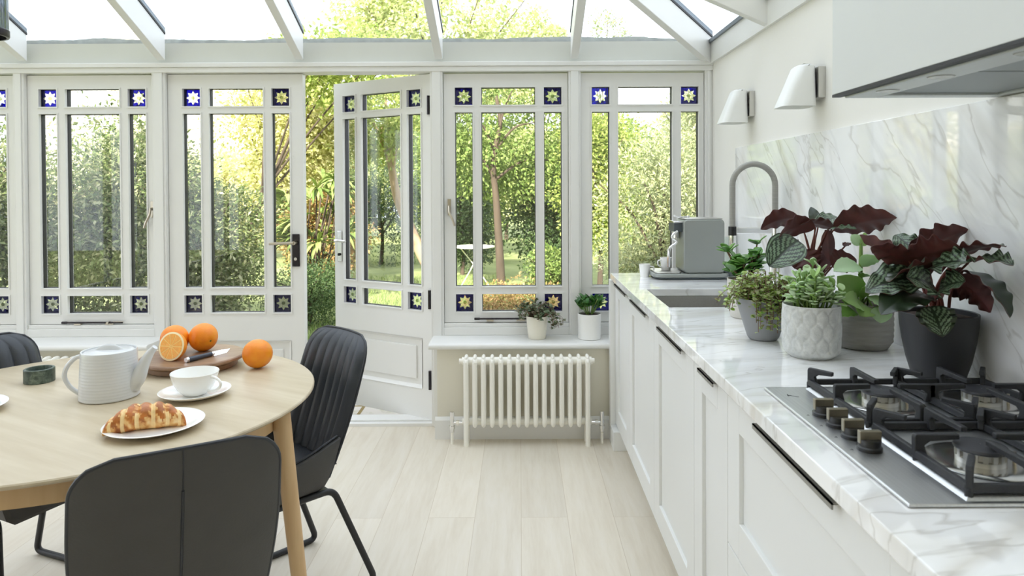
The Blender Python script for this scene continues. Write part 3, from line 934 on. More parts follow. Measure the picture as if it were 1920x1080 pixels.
# ------------------------------------------------------------------ coffee machine
cx, cy = .90, 3.56
cm = thing('coffee_machine', 'grey espresso machine with chrome steam wand at the far worktop end', 'coffee machine', (cx, cy, ZT))
cb = (cx, cy, ZT)
M['cm_grey'] = mk('satin_grey_metal', srgb(150, 154, 150), .42, .35, var=.02)
M['cm_dark'] = mk('dark_grey_plastic', srgb(74, 82, 86), .4)
b = MB(); b.prism(rr(.674, 1.062, 3.45, 3.68, .055), 'z', ZT + .012, ZT + .030); b.prism(rr(.69, 1.05, 3.462, 3.668, .05), 'z', ZT, ZT + .012, 1)
b.build('base_tray', [M['cm_grey'], M['cm_dark']], cm, cb, bevel=.004)
b = MB(); P = [(x, z) for x, z in rr(.828, 1.036, ZT + .030, 1.224, .022)]; b.prism(P, 'y', 3.475, 3.66)
b.build('body', M['cm_grey'], cm, cb, bevel=.006)
b = MB(); b.box(.835, 1.028, 3.485, 3.65, 1.224, 1.230); b.build('lid', M['alu'], cm, cb, bevel=.003)
b = MB(); b.box(.785, .829, 3.50, 3.63, 1.160, 1.205); b.box(.782, .829, 3.495, 3.635, 1.205, 1.215, 1); b.build('brew_head', [M['cm_dark'], M['chrome']], cm, cb, bevel=.003)
b = MB(); b.tube(spline([(.855, 3.52, 1.236), (.82, 3.51, 1.234), (.795, 3.505, 1.238), (.782, 3.50, 1.246)]), .0045, 8); b.cyl((.862, 3.52, 1.23), (.862, 3.52, 1.242), .007, 12); b.build('lever', M['chrome'], cm, cb)
b = MB(); b.tube(spline([(.80, 3.49, 1.165), (.775, 3.485, 1.145), (.772, 3.48, 1.13), (.792, 3.478, 1.115), (.785, 3.476, 1.10), (.762, 3.474, 1.085), (.752, 3.472, 1.06), (.750, 3.472, .985)]), [.006] * 30 + [.0075] * 13, 10)
b.build('steam_wand', M['chrome'], cm, cb)
b = MB(); b.cyl((.808, 3.56, 1.125), (.808, 3.56, 1.162), .018, 18); b.tube([(.808, 3.545, 1.13), (.808, 3.545, 1.105)], .004, 8); b.build('spout', M['chrome'], cm, cb)
b = MB(); b.prism(rr(.686, .822, 3.47, 3.66, .035), 'z', ZT + .030, ZT + .038); b.build('drip_grid', M['alu'], cm, cb, bevel=.002)
wtk = MB(); wtk.prism(rr(1.040, 1.092, 3.49, 3.645, .02), 'z', ZT + .035, 1.125); wtk.build('water_tank', mk_glass('tank_glass', (.90, .95, .93, 1), .05, .5), cm, cb)
b = MB(); b.prism(rr(1.039, 1.094, 3.485, 3.65, .02), 'z', ZT + .012, ZT + .035); b.build('tank_base', M['cm_dark'], cm, cb)
M['china'] = mk('white_china', srgb(240, 240, 238), .18, var=.006, spec=.5, coat=.3)
def cup(x, y, z, r, h, lab, ang):
    o = thing('espresso_cup', lab, 'cup', (x, y, z), group='small white espresso cups by the coffee machine')
    MB().lathe([(.001, 0), (r * .72, 0), (r * .78, .003), (r, h), (r * .94, h), (r * .72, .006), (.001, .005)], 28, cap0=False, cap1=False).build('body', M['china'], o)
    ca, sa = math.cos(ang), math.sin(ang)
    MB().tube(spline([(ca * r * .93, sa * r * .93, h * .82), (ca * (r + .016), sa * (r + .016), h * .74), (ca * (r + .014), sa * (r + .014), h * .4), (ca * r * .84, sa * r * .84, h * .25)]), .0035, 8).build('handle', M['china'], o)
cup(.653, 3.60, ZT, .030, .066, 'small white cup on bare worktop left of coffee machine', R(-10))
cup(.757, 3.565, ZT + .038, .031, .066, 'small white cup standing on the coffee machine drip tray', R(200))

# ------------------------------------------------------------------ wall lights
M['shade'] = mk('white_painted_shade', srgb(236, 237, 236), .4, var=.01)
def wall_light(y, w, z0, z1, lab):
    base = (XW, y, (z0 + z1) / 2)
    o = thing('wall_light', lab, 'wall light', base, group='white wall lights above the splashback')
    yn = y - w / 2; yf = y + w / 2
    def ring(t, ins=0):
        xf = (.965 + (1.030 - .965) * t) + ins; xb = 1.092 - ins; z = z0 + (z1 - z0) * t
        ww = (w - 2 * ins) * (1 - .16 * t); r = .030
        return [(p[0], p[1], z) for p in rr(xf, xb, y - ww / 2, y + ww / 2, r, 5)]
    L = [ring(0, .004), ring(.0), ring(.5), ring(.94), ring(.985, .006), ring(1.0, .016)]
    n = len(L[0]); b = MB(); fs = []
    inn = [ring(.0, .004), ring(.9, .006)]
    for a in range(1, len(L) - 1):
        for i in range(n): fs.append((a * n + i, a * n + (i + 1) % n, (a + 1) * n + (i + 1) % n, (a + 1) * n + i))
    fs.append(tuple((len(L) - 1) * n + i for i in range(n)))
    for i in range(n): fs.append((i, n + i, n + (i + 1) % n, (i + 1) % n)[::-1])
    o2 = len(L) * n
    for i in range(n): fs.append((i, (i + 1) % n, o2 + (i + 1) % n, o2 + i)[::-1])
    fs.append(tuple(o2 + i for i in range(n - 1, -1, -1)))
    b.add([p for l in L for p in l] + inn[1], fs)
    b.build('shade', M['shade'], o, base, smooth=50)
    MB().box(1.094, XW, y - .055, y + .055, z0 + .030, z1 - .012).build('back_plate', M['alu'], o, base, smooth=0, bevel=.001)
    MB().cyl((1.03, y, z0 + .04), (1.03, y, z0 + .10), .02, 16).build('bulb', M['china'], o, base)
wall_light(3.33, .125, 1.694, 1.855, 'white wall light nearer the window, smaller looking of the two')
wall_light(2.575, .125, 1.682, 1.838, 'white wall light next to the hood, nearer of the two')

# ------------------------------------------------------------------ radiators
def radiator(xc, lab, name_loc=True):
    y = 3.715; pitch = .0467; N = 15
    o = thing('column_radiator', lab, 'radiator', (xc, y, 0), group='white column radiators below the sills')
    def sec(x, foot):
        b = MB(); zt = .486; zb = 0.0 if foot else .085
        for dy in (-.036, .036):
            b.tube([(x, dy, .125 if not foot else 0), (x, dy, .42), (x, dy, .452)], [.0138, .0138, .0138], 12)
            if not foot: b.sphere((x, dy * .92, .118), .0128, 12, 8, (1, 1.1, 1.4))
        # top and bottom headers, rounded
        b.sphere((x, 0, .452), .026, 14, 10, (.62, 2.0, .9)); b.sphere((x, 0, .472), .012, 12, 8, (.9, 3.2, 1.2))
        b.sphere((x, 0, .122), .026, 14, 10, (.60, 1.9, 1.0))
        b.cyl((x - pitch / 2, 0, .450), (x + pitch / 2, 0, .450), .0225, 14); b.cyl((x - pitch / 2, 0, .122), (x + pitch / 2, 0, .122), .018, 14)
        return b
    proto = sec(0, False).build('column', M['white_metal'], o)
    proto.location.x = -(N - 1) / 2 * pitch + pitch
    for k in range(2, N - 1):
        c = proto.copy(); COL.objects.link(c); c.parent = o; c.location.x = -(N - 1) / 2 * pitch + k * pitch
    e = sec(0, True).build('end_column', M['white_metal'], o); e.location.x = -(N - 1) / 2 * pitch
    c = e.copy(); COL.objects.link(c); c.parent = o; c.location.x = (N - 1) / 2 * pitch
    hw = N * pitch / 2
    for s in (-1, 1):
        MB().cyl((s * hw, 0, .450), (s * (hw + .016), 0, .450), .015, 14).build('end_plug', M['white_metal'], o)
        v = MB(); v.cyl((s * hw, 0, .115), (s * (hw + .05), 0, .115), .009, 12); v.cyl((s * (hw + .018), 0, .115), (s * (hw + .034), 0, .115), .0145, 6)
        v.cyl((s * (hw + .056), 0, .065), (s * (hw + .056), 0, .175), .012, 14); v.cyl((s * (hw + .056), 0, .085), (s * (hw + .056), 0, .1), .016, 14)
        v.build('valve', M['chrome'], o)
        MB().cyl((s * (hw + .056), 0, 0), (s * (hw + .056), 0, .066), .0075, 10).build('supply_pipe', M['white_metal'], o)
    MB().box(-.25, -.22, .055, .085, .30, .40).build('wall_bracket', M['white_metal'], o)
    return o
radiator(.034, 'white column radiator below the right window sill on two feet')
radiator(-2.66, 'white column radiator under the left sill, only its top showing behind the table')
# ------------------------------------------------------------------ dining table
TC = Vector((-1.309, 2.089, 0)); TZ = .75
M['oak_top'] = mk_wood('oak_table_top', srgb(176, 160, 132), srgb(202, 190, 167), 'x', 2.2, .38, 30)
M['oak_leg'] = mk_wood('oak_leg', srgb(188, 154, 112), srgb(206, 176, 134), 'z', 3, .45, 34)
tb_ = thing('dining_table', 'round pale oak dining table laid with tea and oranges', 'dining table', TC, R(-28))
MB().lathe([(.001, .727), (.600, .727), (.646, .737), (.652, .742), (.652, .747), (.649, .75), (.001, .75)], 128, cap0=False, cap1=False).build('table_top', M['oak_top'], tb_, smooth=20)
a = MB(); a.lathe([(.560, .668), (.578, .668), (.578, .727), (.560, .727), (.560, .668)], 96, cap0=False, cap1=False)
a.build('apron', M['oak_leg'], tb_)
for k in range(4):
    an = R(-4 + 28 + 90 * k); ca, sa = math.cos(an), math.sin(an)
    p0 = Vector((ca * .592, sa * .592, .729)); p1 = Vector((ca * .668, sa * .668, 0))
    MB().tube([p0.lerp(p1, i / 10) for i in range(11)], [.0275 - .007 * i / 10 for i in range(11)], 24).build('leg', M['oak_leg'], tb_)

# ------------------------------------------------------------------ dining chairs
M['leather_in'] = mk('navy_black_leather', (.028, .033, .042, 1), .42, var=.10, vscale=9, bump=.12, bscale=220)
M['leather_out'] = mk('charcoal_leather', (.046, .044, .042, 1), .50, var=.10, vscale=7, bump=.12, bscale=220)
M['piping'] = mk('black_piping', (.016, .018, .024, 1), .4)
M['black_metal'] = mk('black_powder_coat', (.020, .020, .022, 1), .42, .2, bump=.05, bscale=300)


def back_pt(u, v, front):
    H = .445; z0 = .415
    hw = .184 + .026 * math.sin(min(1, v * 1.5) * PI / 2) - .016 * v
    h = (1 - v) * H; rc = .075
    k = hw if h >= rc else hw - rc + math.sqrt(max(0, rc * rc - (rc - h) ** 2))
    x = u * k
    uu = x / .23
    y = -.128 - .142 * v - .010 * math.sin(v * PI) + .060 * uu * uu * (1 - .35 * v)
    e = (1 - abs(u) ** 8) * (1 - max(0, v) ** 14)
    z = z0 + H * v - .010 * uu * uu * v
    if front:
        y += .004 + .034 * e + .0085 * e * abs(math.sin(PI * 4.0 * (u + 1))) ** .7
    else:
        y -= .004 + .006 * e
    return (x, y, z)


def make_chair(label):
    t = thing('dining_chair', label, 'chair', (0, 0, 0), group='dining chairs around the table')
    b = MB(); nu, nv = 80, 26
    ev = lambda v: 1 - (1 - v) ** 1.7
    b.slab(lambda u, v: back_pt(u * 2 - 1, ev(v), True), lambda u, v: back_pt(u * 2 - 1, ev(v), False), nu, nv)
    for i in range(nu * nv): b.m[2 * i + 1] = 1
    bk = b.build('backrest', [M['leather_in'], M['leather_out']], t, smooth=50)
    edge = [back_pt(-1, k / 30, False) for k in range(3, 31)] + [back_pt(-1 + 2 * k / 12, 1, False) for k in range(1, 12)] + [back_pt(1, k / 30, False) for k in range(30, 2, -1)]
    MB().tube([(p[0] * 1.004, p[1] + .003, p[2] + .002) for p in edge], .0046, 8).build('piping', M['piping'], bk)
    s = MB(); s.tube([(back_pt(0, v / 20, False)[0], back_pt(0, v / 20, False)[1] - .0005, back_pt(0, v / 20, False)[2]) for v in range(1, 17)], .0030, 6)
    s.tube([(back_pt(.0, v / 20, False)[0], back_pt(0, v / 20, False)[1] + .0002, back_pt(0, v / 20, False)[2]) for v in range(16, 21)], .0016, 6)
    s.build('seam', M['piping'], bk)
    # seat shell with low sides
    st = [-.205, -.19, -.15, -.10, -.05, 0, .05, .10, .15, .195, .225, .236]
    def za(y):
        P = [(-.205, .552), (-.15, .535), (-.10, .518), (-.03, .500), (.08, .486), (.236, .474)]
        for (a, c), (d, e) in zip(P, P[1:]):
            if y <= d: return c + (e - c) * (y - a) / (d - a)
        return .474
    L = []
    for i, y in enumerate(st):
        f = (y + .205) / .441; wt_ = .200 + .012 * f; wb = .172 + .012 * f; zb = .372 - .006 * f; zs = .452
        a_ = za(y)
        if i == 0: wt_ -= .02; wb -= .02; zb += .02; a_ -= .02
        if i == len(st) - 1: wt_ -= .012; wb -= .012; zb += .012; a_ -= .010
        half = [(0, zs), (wt_ - .034, zs), (wt_ - .030, a_ - .010), (wt_ - .018, a_), (wt_ - .004, a_ - .006), (wt_, a_ - .022), (wt_ - .006, (a_ + zb) / 2), (wb + .012, zb + .02), (wb - .012, zb), (0, zb)]
        def yo(z, x):
            yr = .056 * (x / .23) ** 2 - .004 - .135 - .142 * (z - .415) / .445 if z > .415 else .056 * (x / .23) ** 2 - .004 - .135 + (.415 - z) * .9
            return yr + (.236 - yr) * f
        L.append([(x, yo(z, x), z) for x, z in half] + [(-x, yo(z, x), z) for x, z in half[-2:0:-1]])
    n = len(L[0]); b = MB(); fs = []
    for a_ in range(len(L) - 1):
        for i in range(n): fs.append((a_ * n + i, a_ * n + (i + 1) % n, (a_ + 1) * n + (i + 1) % n, (a_ + 1) * n + i))
    fs.append(tuple(range(n))); fs.append(tuple((len(L) - 1) * n + i for i in range(n - 1, -1, -1)))
    b.add([p for l in L for p in l], fs)
    sh = b.build('seat_shell', M['leather_out'], t, smooth=50)
    for sx in (-1, 1):
        MB().tube([(sx * (.200 + .012 * (y + .205) / .441 - .016), y + .114 * (1 - (y + .205) / .441) - .142 * (za(y) - .415) / .445 * (1 - (y + .205) / .441), za(y) + .001) for y in st[1:-1]], .0042, 8).build('piping', M['piping'], sh)
    c = MB()
    def seat_f(u, v):
        x = (u * 2 - 1); y = -.125 + .352 * v
        e = (1 - abs(x) ** 6) * (1 - abs(2 * v - 1) ** 8)
        return (x * .172, y, .452 + .020 * e)
    c.slab(seat_f, lambda u, v: (seat_f(u, v)[0], seat_f(u, v)[1], .448), 20, 16)
    c.build('seat', M['leather_in'], t, smooth=50)
    for sx in (-1, 1):
        p = [(sx * .165, .02, .362), (sx * .165, -.115, .362), (sx * .205, -.255, .0115), (sx * .205, .215, .0115), (sx * .165, .135, .362), (sx * .165, .02, .362)]
        MB().tube(fillet(p, .035, 7), .0112, 12).build('leg', M['black_metal'], t)
    fr = MB(); fr.box(-.16, .16, -.10, -.075, .356, .368); fr.box(-.16, .16, .085, .11, .356, .368); fr.build('seat_frame', M['black_metal'], t, smooth=0)
    return t


def face(o, org, f):
    o.location = (org[0], org[1], 0)
    o.rotation_euler = (0, 0, math.atan2(-f[0], f[1]))


ch0 = make_chair('dark leather dining chair in the foreground, its plain back towards the viewer')
ch1 = copy_tree(ch0, label='dark leather dining chair beside the open door, ribbed inner back showing')
ch2 = copy_tree(ch0, label='dark leather dining chair behind the table by the stone pot, mostly hidden')
face(ch0, (-.822, 1.612), (-.52, .854))
face(ch1, (-.838, 2.362), (-.70, -.715))
face(ch2, (-1.69, 2.325), (.93, -.37))

# ------------------------------------------------------------------ tableware
def tp(u, v, z=TZ):
    """point on the horizontal plane z that the photo shows at (u, v)"""
    d = _F + CR * ((u - PU) / F_PX) + CU * ((PV - v) / F_PX)
    k = (z - CAM_H) / d.z
    return Vector((d.x * k, d.y * k, z))


M['teapot'] = mk('white_glazed_stoneware', srgb(206, 208, 210), .28, var=.015, vscale=8, coat=.3)
tx_, ty_ = -1.262, 2.105
tea = thing('teapot', 'white ribbed straight-sided teapot with long spout', 'teapot', (tx_, ty_, TZ), R(6))
b = MB(); prof = [(.001, 0), (.078, 0), (.0825, .003)]
for i in range(1, 45):
    z = .003 + .136 * i / 45
    prof.append((.0825 - .006 * (i / 45) + .00035 * math.sin(i * 2.1) + .0003 * math.sin(i * 3.3), z))
prof += [(.0765, .142), (.0755, .145), (.072, .145), (.071, .139)]
b.lathe(prof + [(.001, .139)], 56, cap0=False, cap1=False)
b.build('body', M['teapot'], tea, smooth=60)
b = MB(); b.lathe([(.001, .146), (.03, .145), (.066, .143), (.070, .140)], 40, cap0=False, cap1=False)
lid = b.build('lid', M['teapot'], tea)
b = MB(); b.slab(lambda u, v: ((u - .5) * .085, (v - .5) * .012 * (1 - (2 * u - 1) ** 2 * .7), .1455 + .017 * (1 - (2 * u - 1) ** 2) * (1 - (2 * v - 1) ** 2 * .5)),
                 lambda u, v: ((u - .5) * .085, (v - .5) * .014, .1425), 16, 4); b.build('knob', M['teapot'], lid, smooth=60)
b = MB(); b.tube(spline([(.066, -.005, .038), (.088, -.008, .062), (.104, -.010, .098), (.122, -.012, .130), (.140, -.014, .152)], 6), [.030 - .0215 * (i / 24) ** .75 for i in range(25)], 16)
b.build('spout', M['teapot'], tea)
b = MB(); b.tube(spline([(-.074, .0, .128), (-.098, 0, .122), (-.122, 0, .096), (-.130, 0, .066), (-.116, 0, .036), (-.094, 0, .017), (-.076, 0, .006)], 6), .0068, 10); b.build('handle', M['teapot'], tea)

# cup and saucer
sc_ = tp(361, 742); sc_.x, sc_.y = -1.0, 2.105
sa = thing('saucer', 'white saucer under the large teacup', 'saucer', (sc_.x, sc_.y, TZ))
MB().lathe([(.001, 0), (.055, 0), (.06, .003), (.092, .013), (.102, .0195), (.103, .021), (.101, .0215), (.085, .0155), (.055, .0075), (.001, .007)], 56, cap0=False, cap1=False).build('body', M['china'], sa)
cp = thing('teacup', 'large white teacup with loop handle on a saucer', 'teacup', (sc_.x, sc_.y, TZ + .0072), R(-22))
MB().lathe([(.001, 0), (.030, 0), (.034, .002), (.050, .018), (.063, .042), (.0695, .068), (.0685, .0695), (.0675, .068), (.061, .043), (.047, .019), (.030, .007), (.001, .006)], 56, cap0=False, cap1=False).build('body', M['china'], cp)
b = MB(); b.tube(spline([(.066, 0, .060), (.088, 0, .057), (.103, 0, .044), (.098, 0, .030), (.078, 0, .018), (.053, 0, .0145)], 6), .0042, 10); b.build('handle', M['china'], cp)

def plate(x, y, lab):
    o = thing('plate', lab, 'plate', (x, y, TZ), group='white plates on the table')
    MB().lathe([(.001, 0), (.075, 0), (.082, .003), (.106, .012), (.121, .0175), (.1225, .019), (.1205, .0195), (.101, .0155), (.078, .0075), (.001, .006)], 64, cap0=False, cap1=False).build('body', M['china'], o)
    return o
plate(-.972, 1.818, 'white plate with a croissant on it'); plate(-1.612, 1.955, 'white plate cut by the left picture edge')

# croissant
def mk_croissant():
    t = NT('baked_pastry'); v = t.coords((1, 1, 1))
    tc = t.n('ShaderNodeTexCoord'); sp = t.n('ShaderNodeSeparateXYZ'); t.l(tc.outputs['Object'], sp.inputs[0])
    n = t.noise(v, 45, 4, .6, .8); w = t.n('ShaderNodeTexWave'); w.bands_direction = 'DIAGONAL'; w.inputs['Scale'].default_value = 24; w.inputs['Distortion'].default_value = 5; w.inputs['Detail Scale'].default_value = 2; t.l(v, w.inputs['Vector'])
    n2 = t.noise(v, 22, 2)
    f = t.math('ADD', t.math('MULTIPLY', n, .35), t.math('ADD', t.math('MULTIPLY', w.outputs['Fac'], .16), t.math('MULTIPLY', n2, .55)))
    c = t.ramp(f, [(.36, srgb(150, 82, 30)), (.47, srgb(196, 128, 62)), (.60, srgb(226, 178, 112)), (.75, srgb(240, 212, 160))])
    t.bsdf(c, .4, 0, .4, n, .4, .004)
    return t.mat
cr = thing('croissant', 'golden baked croissant lying on the white plate', 'croissant', (-.985, 1.80, TZ + .0065), R(24))
b = MB()
def croi(u, v):
    s = u * 2 - 1
    an = s * .80
    cx_, cy_ = .125 * math.sin(an), .125 * (1 - math.cos(an)) * -.75 + .012
    rr0 = .031 * max(.0, 1 - abs(s) ** 2.2) ** .55 + .0055
    seg = abs(s) * 3.4 + .5; fr = seg - math.floor(seg)
    rr0 *= .93 + .11 * math.sin(PI * fr) ** .8
    th = 2 * PI * v
    nx, ny = math.sin(an), math.cos(an)
    rad = rr0 * (1 + .05 * math.sin(3 * th + s * 9))
    return (cx_ * 1.05 + nx * 0 - math.cos(th) * rad * math.sin(an) * .5, cy_ + math.cos(th) * rad * 1.02, max(.0008, rr0 * .82 + math.sin(th) * rad * .92))
vs = []
NU, NV = 150, 28
for i in range(NU + 1):
    for j in range(NV): vs.append(croi(i / NU, j / NV))
fs = [(i * NV + j, i * NV + (j + 1) % NV, (i + 1) * NV + (j + 1) % NV, (i + 1) * NV + j) for i in range(NU) for j in range(NV)]
fs += [tuple(range(NV - 1, -1, -1)), tuple(NU * NV + j for j in range(NV))]
ms_ = []
for i in range(NU):
    s_ = (i + .5) / NU * 2 - 1; sg = abs(s_) * 3.4 + .5; fr = sg - math.floor(sg)
    for j in range(NV):
        th = 2 * PI * (j + .5) / NV + .5 * math.sin(s_ * 11)
        up_ = math.sin(th)
        ms_.append(1 if (fr < .16 or fr > .90) and up_ < .9 else 2 if up_ > .15 and .28 < fr + .08 * math.sin(j * 2.4) < .78 else 0)
b.add(vs, fs); b.m = ms_ + [0, 0]
b.build('pastry', [mk_croissant(), mk('pastry_crumb', srgb(238, 206, 148), .5, var=.12, vscale=60, bump=.3, bscale=120), mk('pastry_crust', srgb(176, 104, 46), .32, var=.28, vscale=50, bump=.3, bscale=120)], cr, smooth=70)

# stone pot
sp_ = thing('salt_pot', 'small dark green marble pot near the left table edge', 'salt pot', (-1.598, 2.277, TZ))
def mk_stone():
    t = NT('green_marble'); v = t.coords((1, 1, 1)); n = t.noise(v, 60, 5, .65, .5); n2 = t.noise(v, 14, 3)
    c = t.ramp(t.math('ADD', t.math('MULTIPLY', n, .6), t.math('MULTIPLY', n2, .4)), [(.38, srgb(38, 52, 46)), (.52, srgb(66, 80, 70)), (.66, srgb(112, 124, 112))])
    t.bsdf(c, .35); return t.mat
MB().lathe([(.001, 0), (.043, 0), (.0445, .002), (.0445, .043), (.043, .045), (.037, .045), (.036, .043), (.035, .020), (.001, .018)], 40, cap0=False, cap1=False).build('bowl', mk_stone(), sp_)
MB().lathe([(.001, .031), (.02, .0305), (.0352, .029), (.0352, .022), (.001, .019)], 32, cap0=False, cap1=False).build('salt', mk('grey_salt', srgb(160, 172, 182), .7, var=.2, vscale=300, bump=.5, bscale=400), sp_)

# wooden board
M['walnut'] = mk_wood('acacia_wood', srgb(112, 82, 60), srgb(158, 128, 102), 'x', 2.5, .35, 34)
bd_ = thing('serving_board', 'round two-tier wooden serving board holding oranges and a knife', 'serving board', (-1.18, 2.47, TZ), R(15))
MB().lathe([(.001, .024), (.160, .024), (.172, .026), (.177, .031), (.176, .037), (.172, .0405), (.165, .041), (.001, .041)], 72, cap0=False, cap1=False).build('top', M['walnut'], bd_)
MB().lathe([(.001, 0), (.146, 0), (.150, .003), (.150, .017), (.140, .024), (.001, .024)], 72, cap0=False, cap1=False).build('foot', M['walnut'], bd_)
BZ = TZ + .041

# oranges
def mk_peel():
    t = NT('orange_peel'); v = t.coords((1, 1, 1)); n = t.noise(v, 18, 2); p = t.n('ShaderNodeTexVoronoi'); p.inputs['Scale'].default_value = 420; t.l(v, p.inputs['Vector'])
    c = t.ramp(n, [(.3, srgb(233, 128, 16)), (.7, srgb(246, 160, 38))])
    t.bsdf(c, .38, 0, .5, p.outputs['Distance'], .25, .0015, Subsurface_Weight=.08)
    return t.mat
M['peel'] = mk_peel(); M['pith'] = mk('orange_pith', srgb(250, 232, 190), .6)
M['flesh'] = mk('orange_flesh', srgb(240, 166, 58), .22, var=.10, vscale=160, bump=.3, bscale=260)
M['stalk'] = mk('stalk_green', srgb(96, 104, 44), .7)
def orange(x, y, z, r, lab, rot):
    o = thing('orange', lab, 'orange', (x, y, z), group='whole oranges')
    b = MB(); b.sphere((0, 0, r), r, 36, 22, (1.02, 1.0, .97)); Mx = Matrix.Translation((0, 0, r)) @ Matrix.Rotation(rot[1], 4, 'Z') @ Matrix.Rotation(rot[0], 4, 'Y') @ Matrix.Translation((0, 0, -r))
    for i, p in enumerate(b.v):
        d = math.hypot(p[0], p[1])
        if p[2] > r and d < .012: b.v[i] = (p[0], p[1], p[2] - .0022 * (1 - d / .012))
    b.xform(Mx); b.build('peel', M['peel'], o, smooth=60)
    s = MB(); s.lathe([(.001, 1.93 * r), (.0032, 1.935 * r), (.0038, 1.95 * r), (.001, 1.957 * r)], 8, cap0=False, cap1=False); s.xform(Mx); s.build('stalk', M['stalk'], o)
    return o
orange(-1.262, 2.505, BZ, .0495, 'whole orange on the board behind the cut half', (R(70), R(60)))
orange(-1.168, 2.528, BZ, .0505, 'whole orange on the board with its stalk scar to the right', (R(100), R(-35)))
orange(-.934, 2.437, TZ, .0515, 'whole orange standing alone on the table', (R(30), R(90)))
ho = thing('half_orange', 'cut orange half showing its juicy segments, leaning on the board', 'orange', (-1.214, 2.385, BZ))
r = .050
Mh = Matrix.Translation((0, 0, r * .985)) @ Matrix.Rotation(R(-12), 4, 'Z') @ Matrix.Rotation(R(76), 4, 'X')
b = MB(); P = [(max(.0005, r * math.sin(PI * .5 + PI * .5 * i / 14)), r * math.cos(PI * .5 + PI * .5 * i / 14)) for i in range(15)]
b.lathe(P[::-1], 40, cap0=True, cap1=False); b.xform(Mh); b.build('peel', M['peel'], ho, smooth=60)
b = MB(); b.lathe([(.001, .0004), (r * .975, .0004), (r * .998, -.0004)], 40, cap0=False, cap1=False); b.lathe([(.001, .0007), (r * .86, .0007), (r * .87, .0002)], 40, m=1, cap0=False, cap1=False); b.xform(Mh); b.build('pith', [M['pith'], mk('orange_membrane', srgb(248, 200, 110), .4)], ho)
b = MB(); NS = 10
for k in range(NS):
    a0 = 2 * PI * k / NS + .02; a1 = 2 * PI * (k + 1) / NS - .02
    pts = [(r * .10 * math.cos((a0 + a1) / 2), r * .10 * math.sin((a0 + a1) / 2))]
    pts += [(r * .80 * math.cos(a0 + .03), r * .80 * math.sin(a0 + .03))] + [(r * .86 * math.cos(a0 + (a1 - a0) * i / 6), r * .86 * math.sin(a0 + (a1 - a0) * i / 6)) for i in range(7)] + [(r * .80 * math.cos(a1 - .03), r * .80 * math.sin(a1 - .03))]
    b.prism(pts, 'z', -.002, .0012)
b.xform(Mh); b.build('flesh', M['flesh'], ho, smooth=0)

# knife
A_, B_, C2_ = Vector((-1.146, 2.352, BZ)), Vector((-1.100, 2.440, BZ)), Vector((-1.062, 2.512, BZ))
kn = thing('knife', 'small kitchen knife with dark handle lying on the wooden board', 'knife', A_)
dv = (B_ - A_).normalized(); kz = math.atan2(dv.y, dv.x)
kn.rotation_euler = (0, 0, kz)
hl = (B_ - A_).length; tl = (C2_ - A_).length
b = MB(); b.tube([(.006, 0, .0095), (hl * .3, 0, .0092), (hl * .7, 0, .0092), (hl, 0, .0092)], [.0088, .0090, .0078, .0082], 14); b.build('handle', mk('dark_blue_grey_handle', srgb(62, 68, 80), .4), kn)
b = MB(); b.tube([(-.002, 0, .0095), (.007, 0, .0095)], [.0088, .0092], 18); b.build('end_cap', M['chrome'], kn)
b = MB(); b.tube([(hl, 0, .0092), (hl + .012, 0, .0085)], [.0075, .0045], 12); b.build('bolster', M['chrome'], kn)
b = MB(); pr = [(hl + .008, -.0085), (tl - .02, -.008), (tl, .004), (tl - .03, .007), (hl + .008, .0085)]
b.add([(x, y * .55, .0008 + (y + .0085) * .85) for x, y in pr] + [(x, y * .55 + .0014, .0008 + (y + .0085) * .85) for x, y in pr], [(0, 1, 2, 3, 4), (9, 8, 7, 6, 5)] + [((i + 1) % 5, i, i + 5, (i + 1) % 5 + 5) for i in range(5)])
b.build('blade', M['chrome'], kn, smooth=0)

# ------------------------------------------------------------------ pendant lamp
px, py, pz = -1.696, 2.16, 1.874
pl = thing('pendant_lamp', 'smoked glass cylinder pendant lamp at the top left corner', 'pendant lamp', (px, py, pz))
M['smoke'] = mk_glass('smoked_glass', (.46, .50, .54, 1), .12, .8, .02)
b = MB(); b.lathe([(.079, 0), (.081, .003), (.081, .30), (.076, .30), (.076, .004), (.079, 0)], 48, cap0=False, cap1=False); b.build('lamp_shade', M['smoke'], pl)
b = MB(); b.lathe([(.0815, -.004), (.0835, 0), (.0835, .018), (.0815, .020), (.0745, .020), (.0745, -.004), (.0815, -.004)], 48, cap0=False, cap1=False); b.build('rim', M['dark_plate'], pl)
b = MB(); b.lathe([(.001, .325), (.02, .325), (.05, .312), (.083, .306), (.083, .298), (.001, .298)][::-1], 40, cap0=False, cap1=False); b.build('cap', M['chrome'], pl)
b = MB(); b.lathe([(.0, .298), (.016, .298), (.016, .23), (.0, .23)][::-1], 18, cap0=False, cap1=False); b.sphere((0, 0, .18), .035, 20, 12, (1, 1, 1.25)); b.build('bulb', mk('opal_bulb', srgb(236, 232, 222), .3), pl)
MB().cyl((0, 0, .32), (0, 0, 1.045), .003, 8).build('cord', M['knob_black'], pl)
MB().lathe([(.001, 1.02), (.04, 1.025), (.045, 1.062), (.001, 1.062)], 24, cap0=False, cap1=False).build('ceiling_rose', M['chrome'], pl)
# ------------------------------------------------------------------ potted plants
M['soil'] = mk('potting_soil', srgb(52, 38, 30), .95, var=.4, vscale=120, bump=.8, bscale=200)


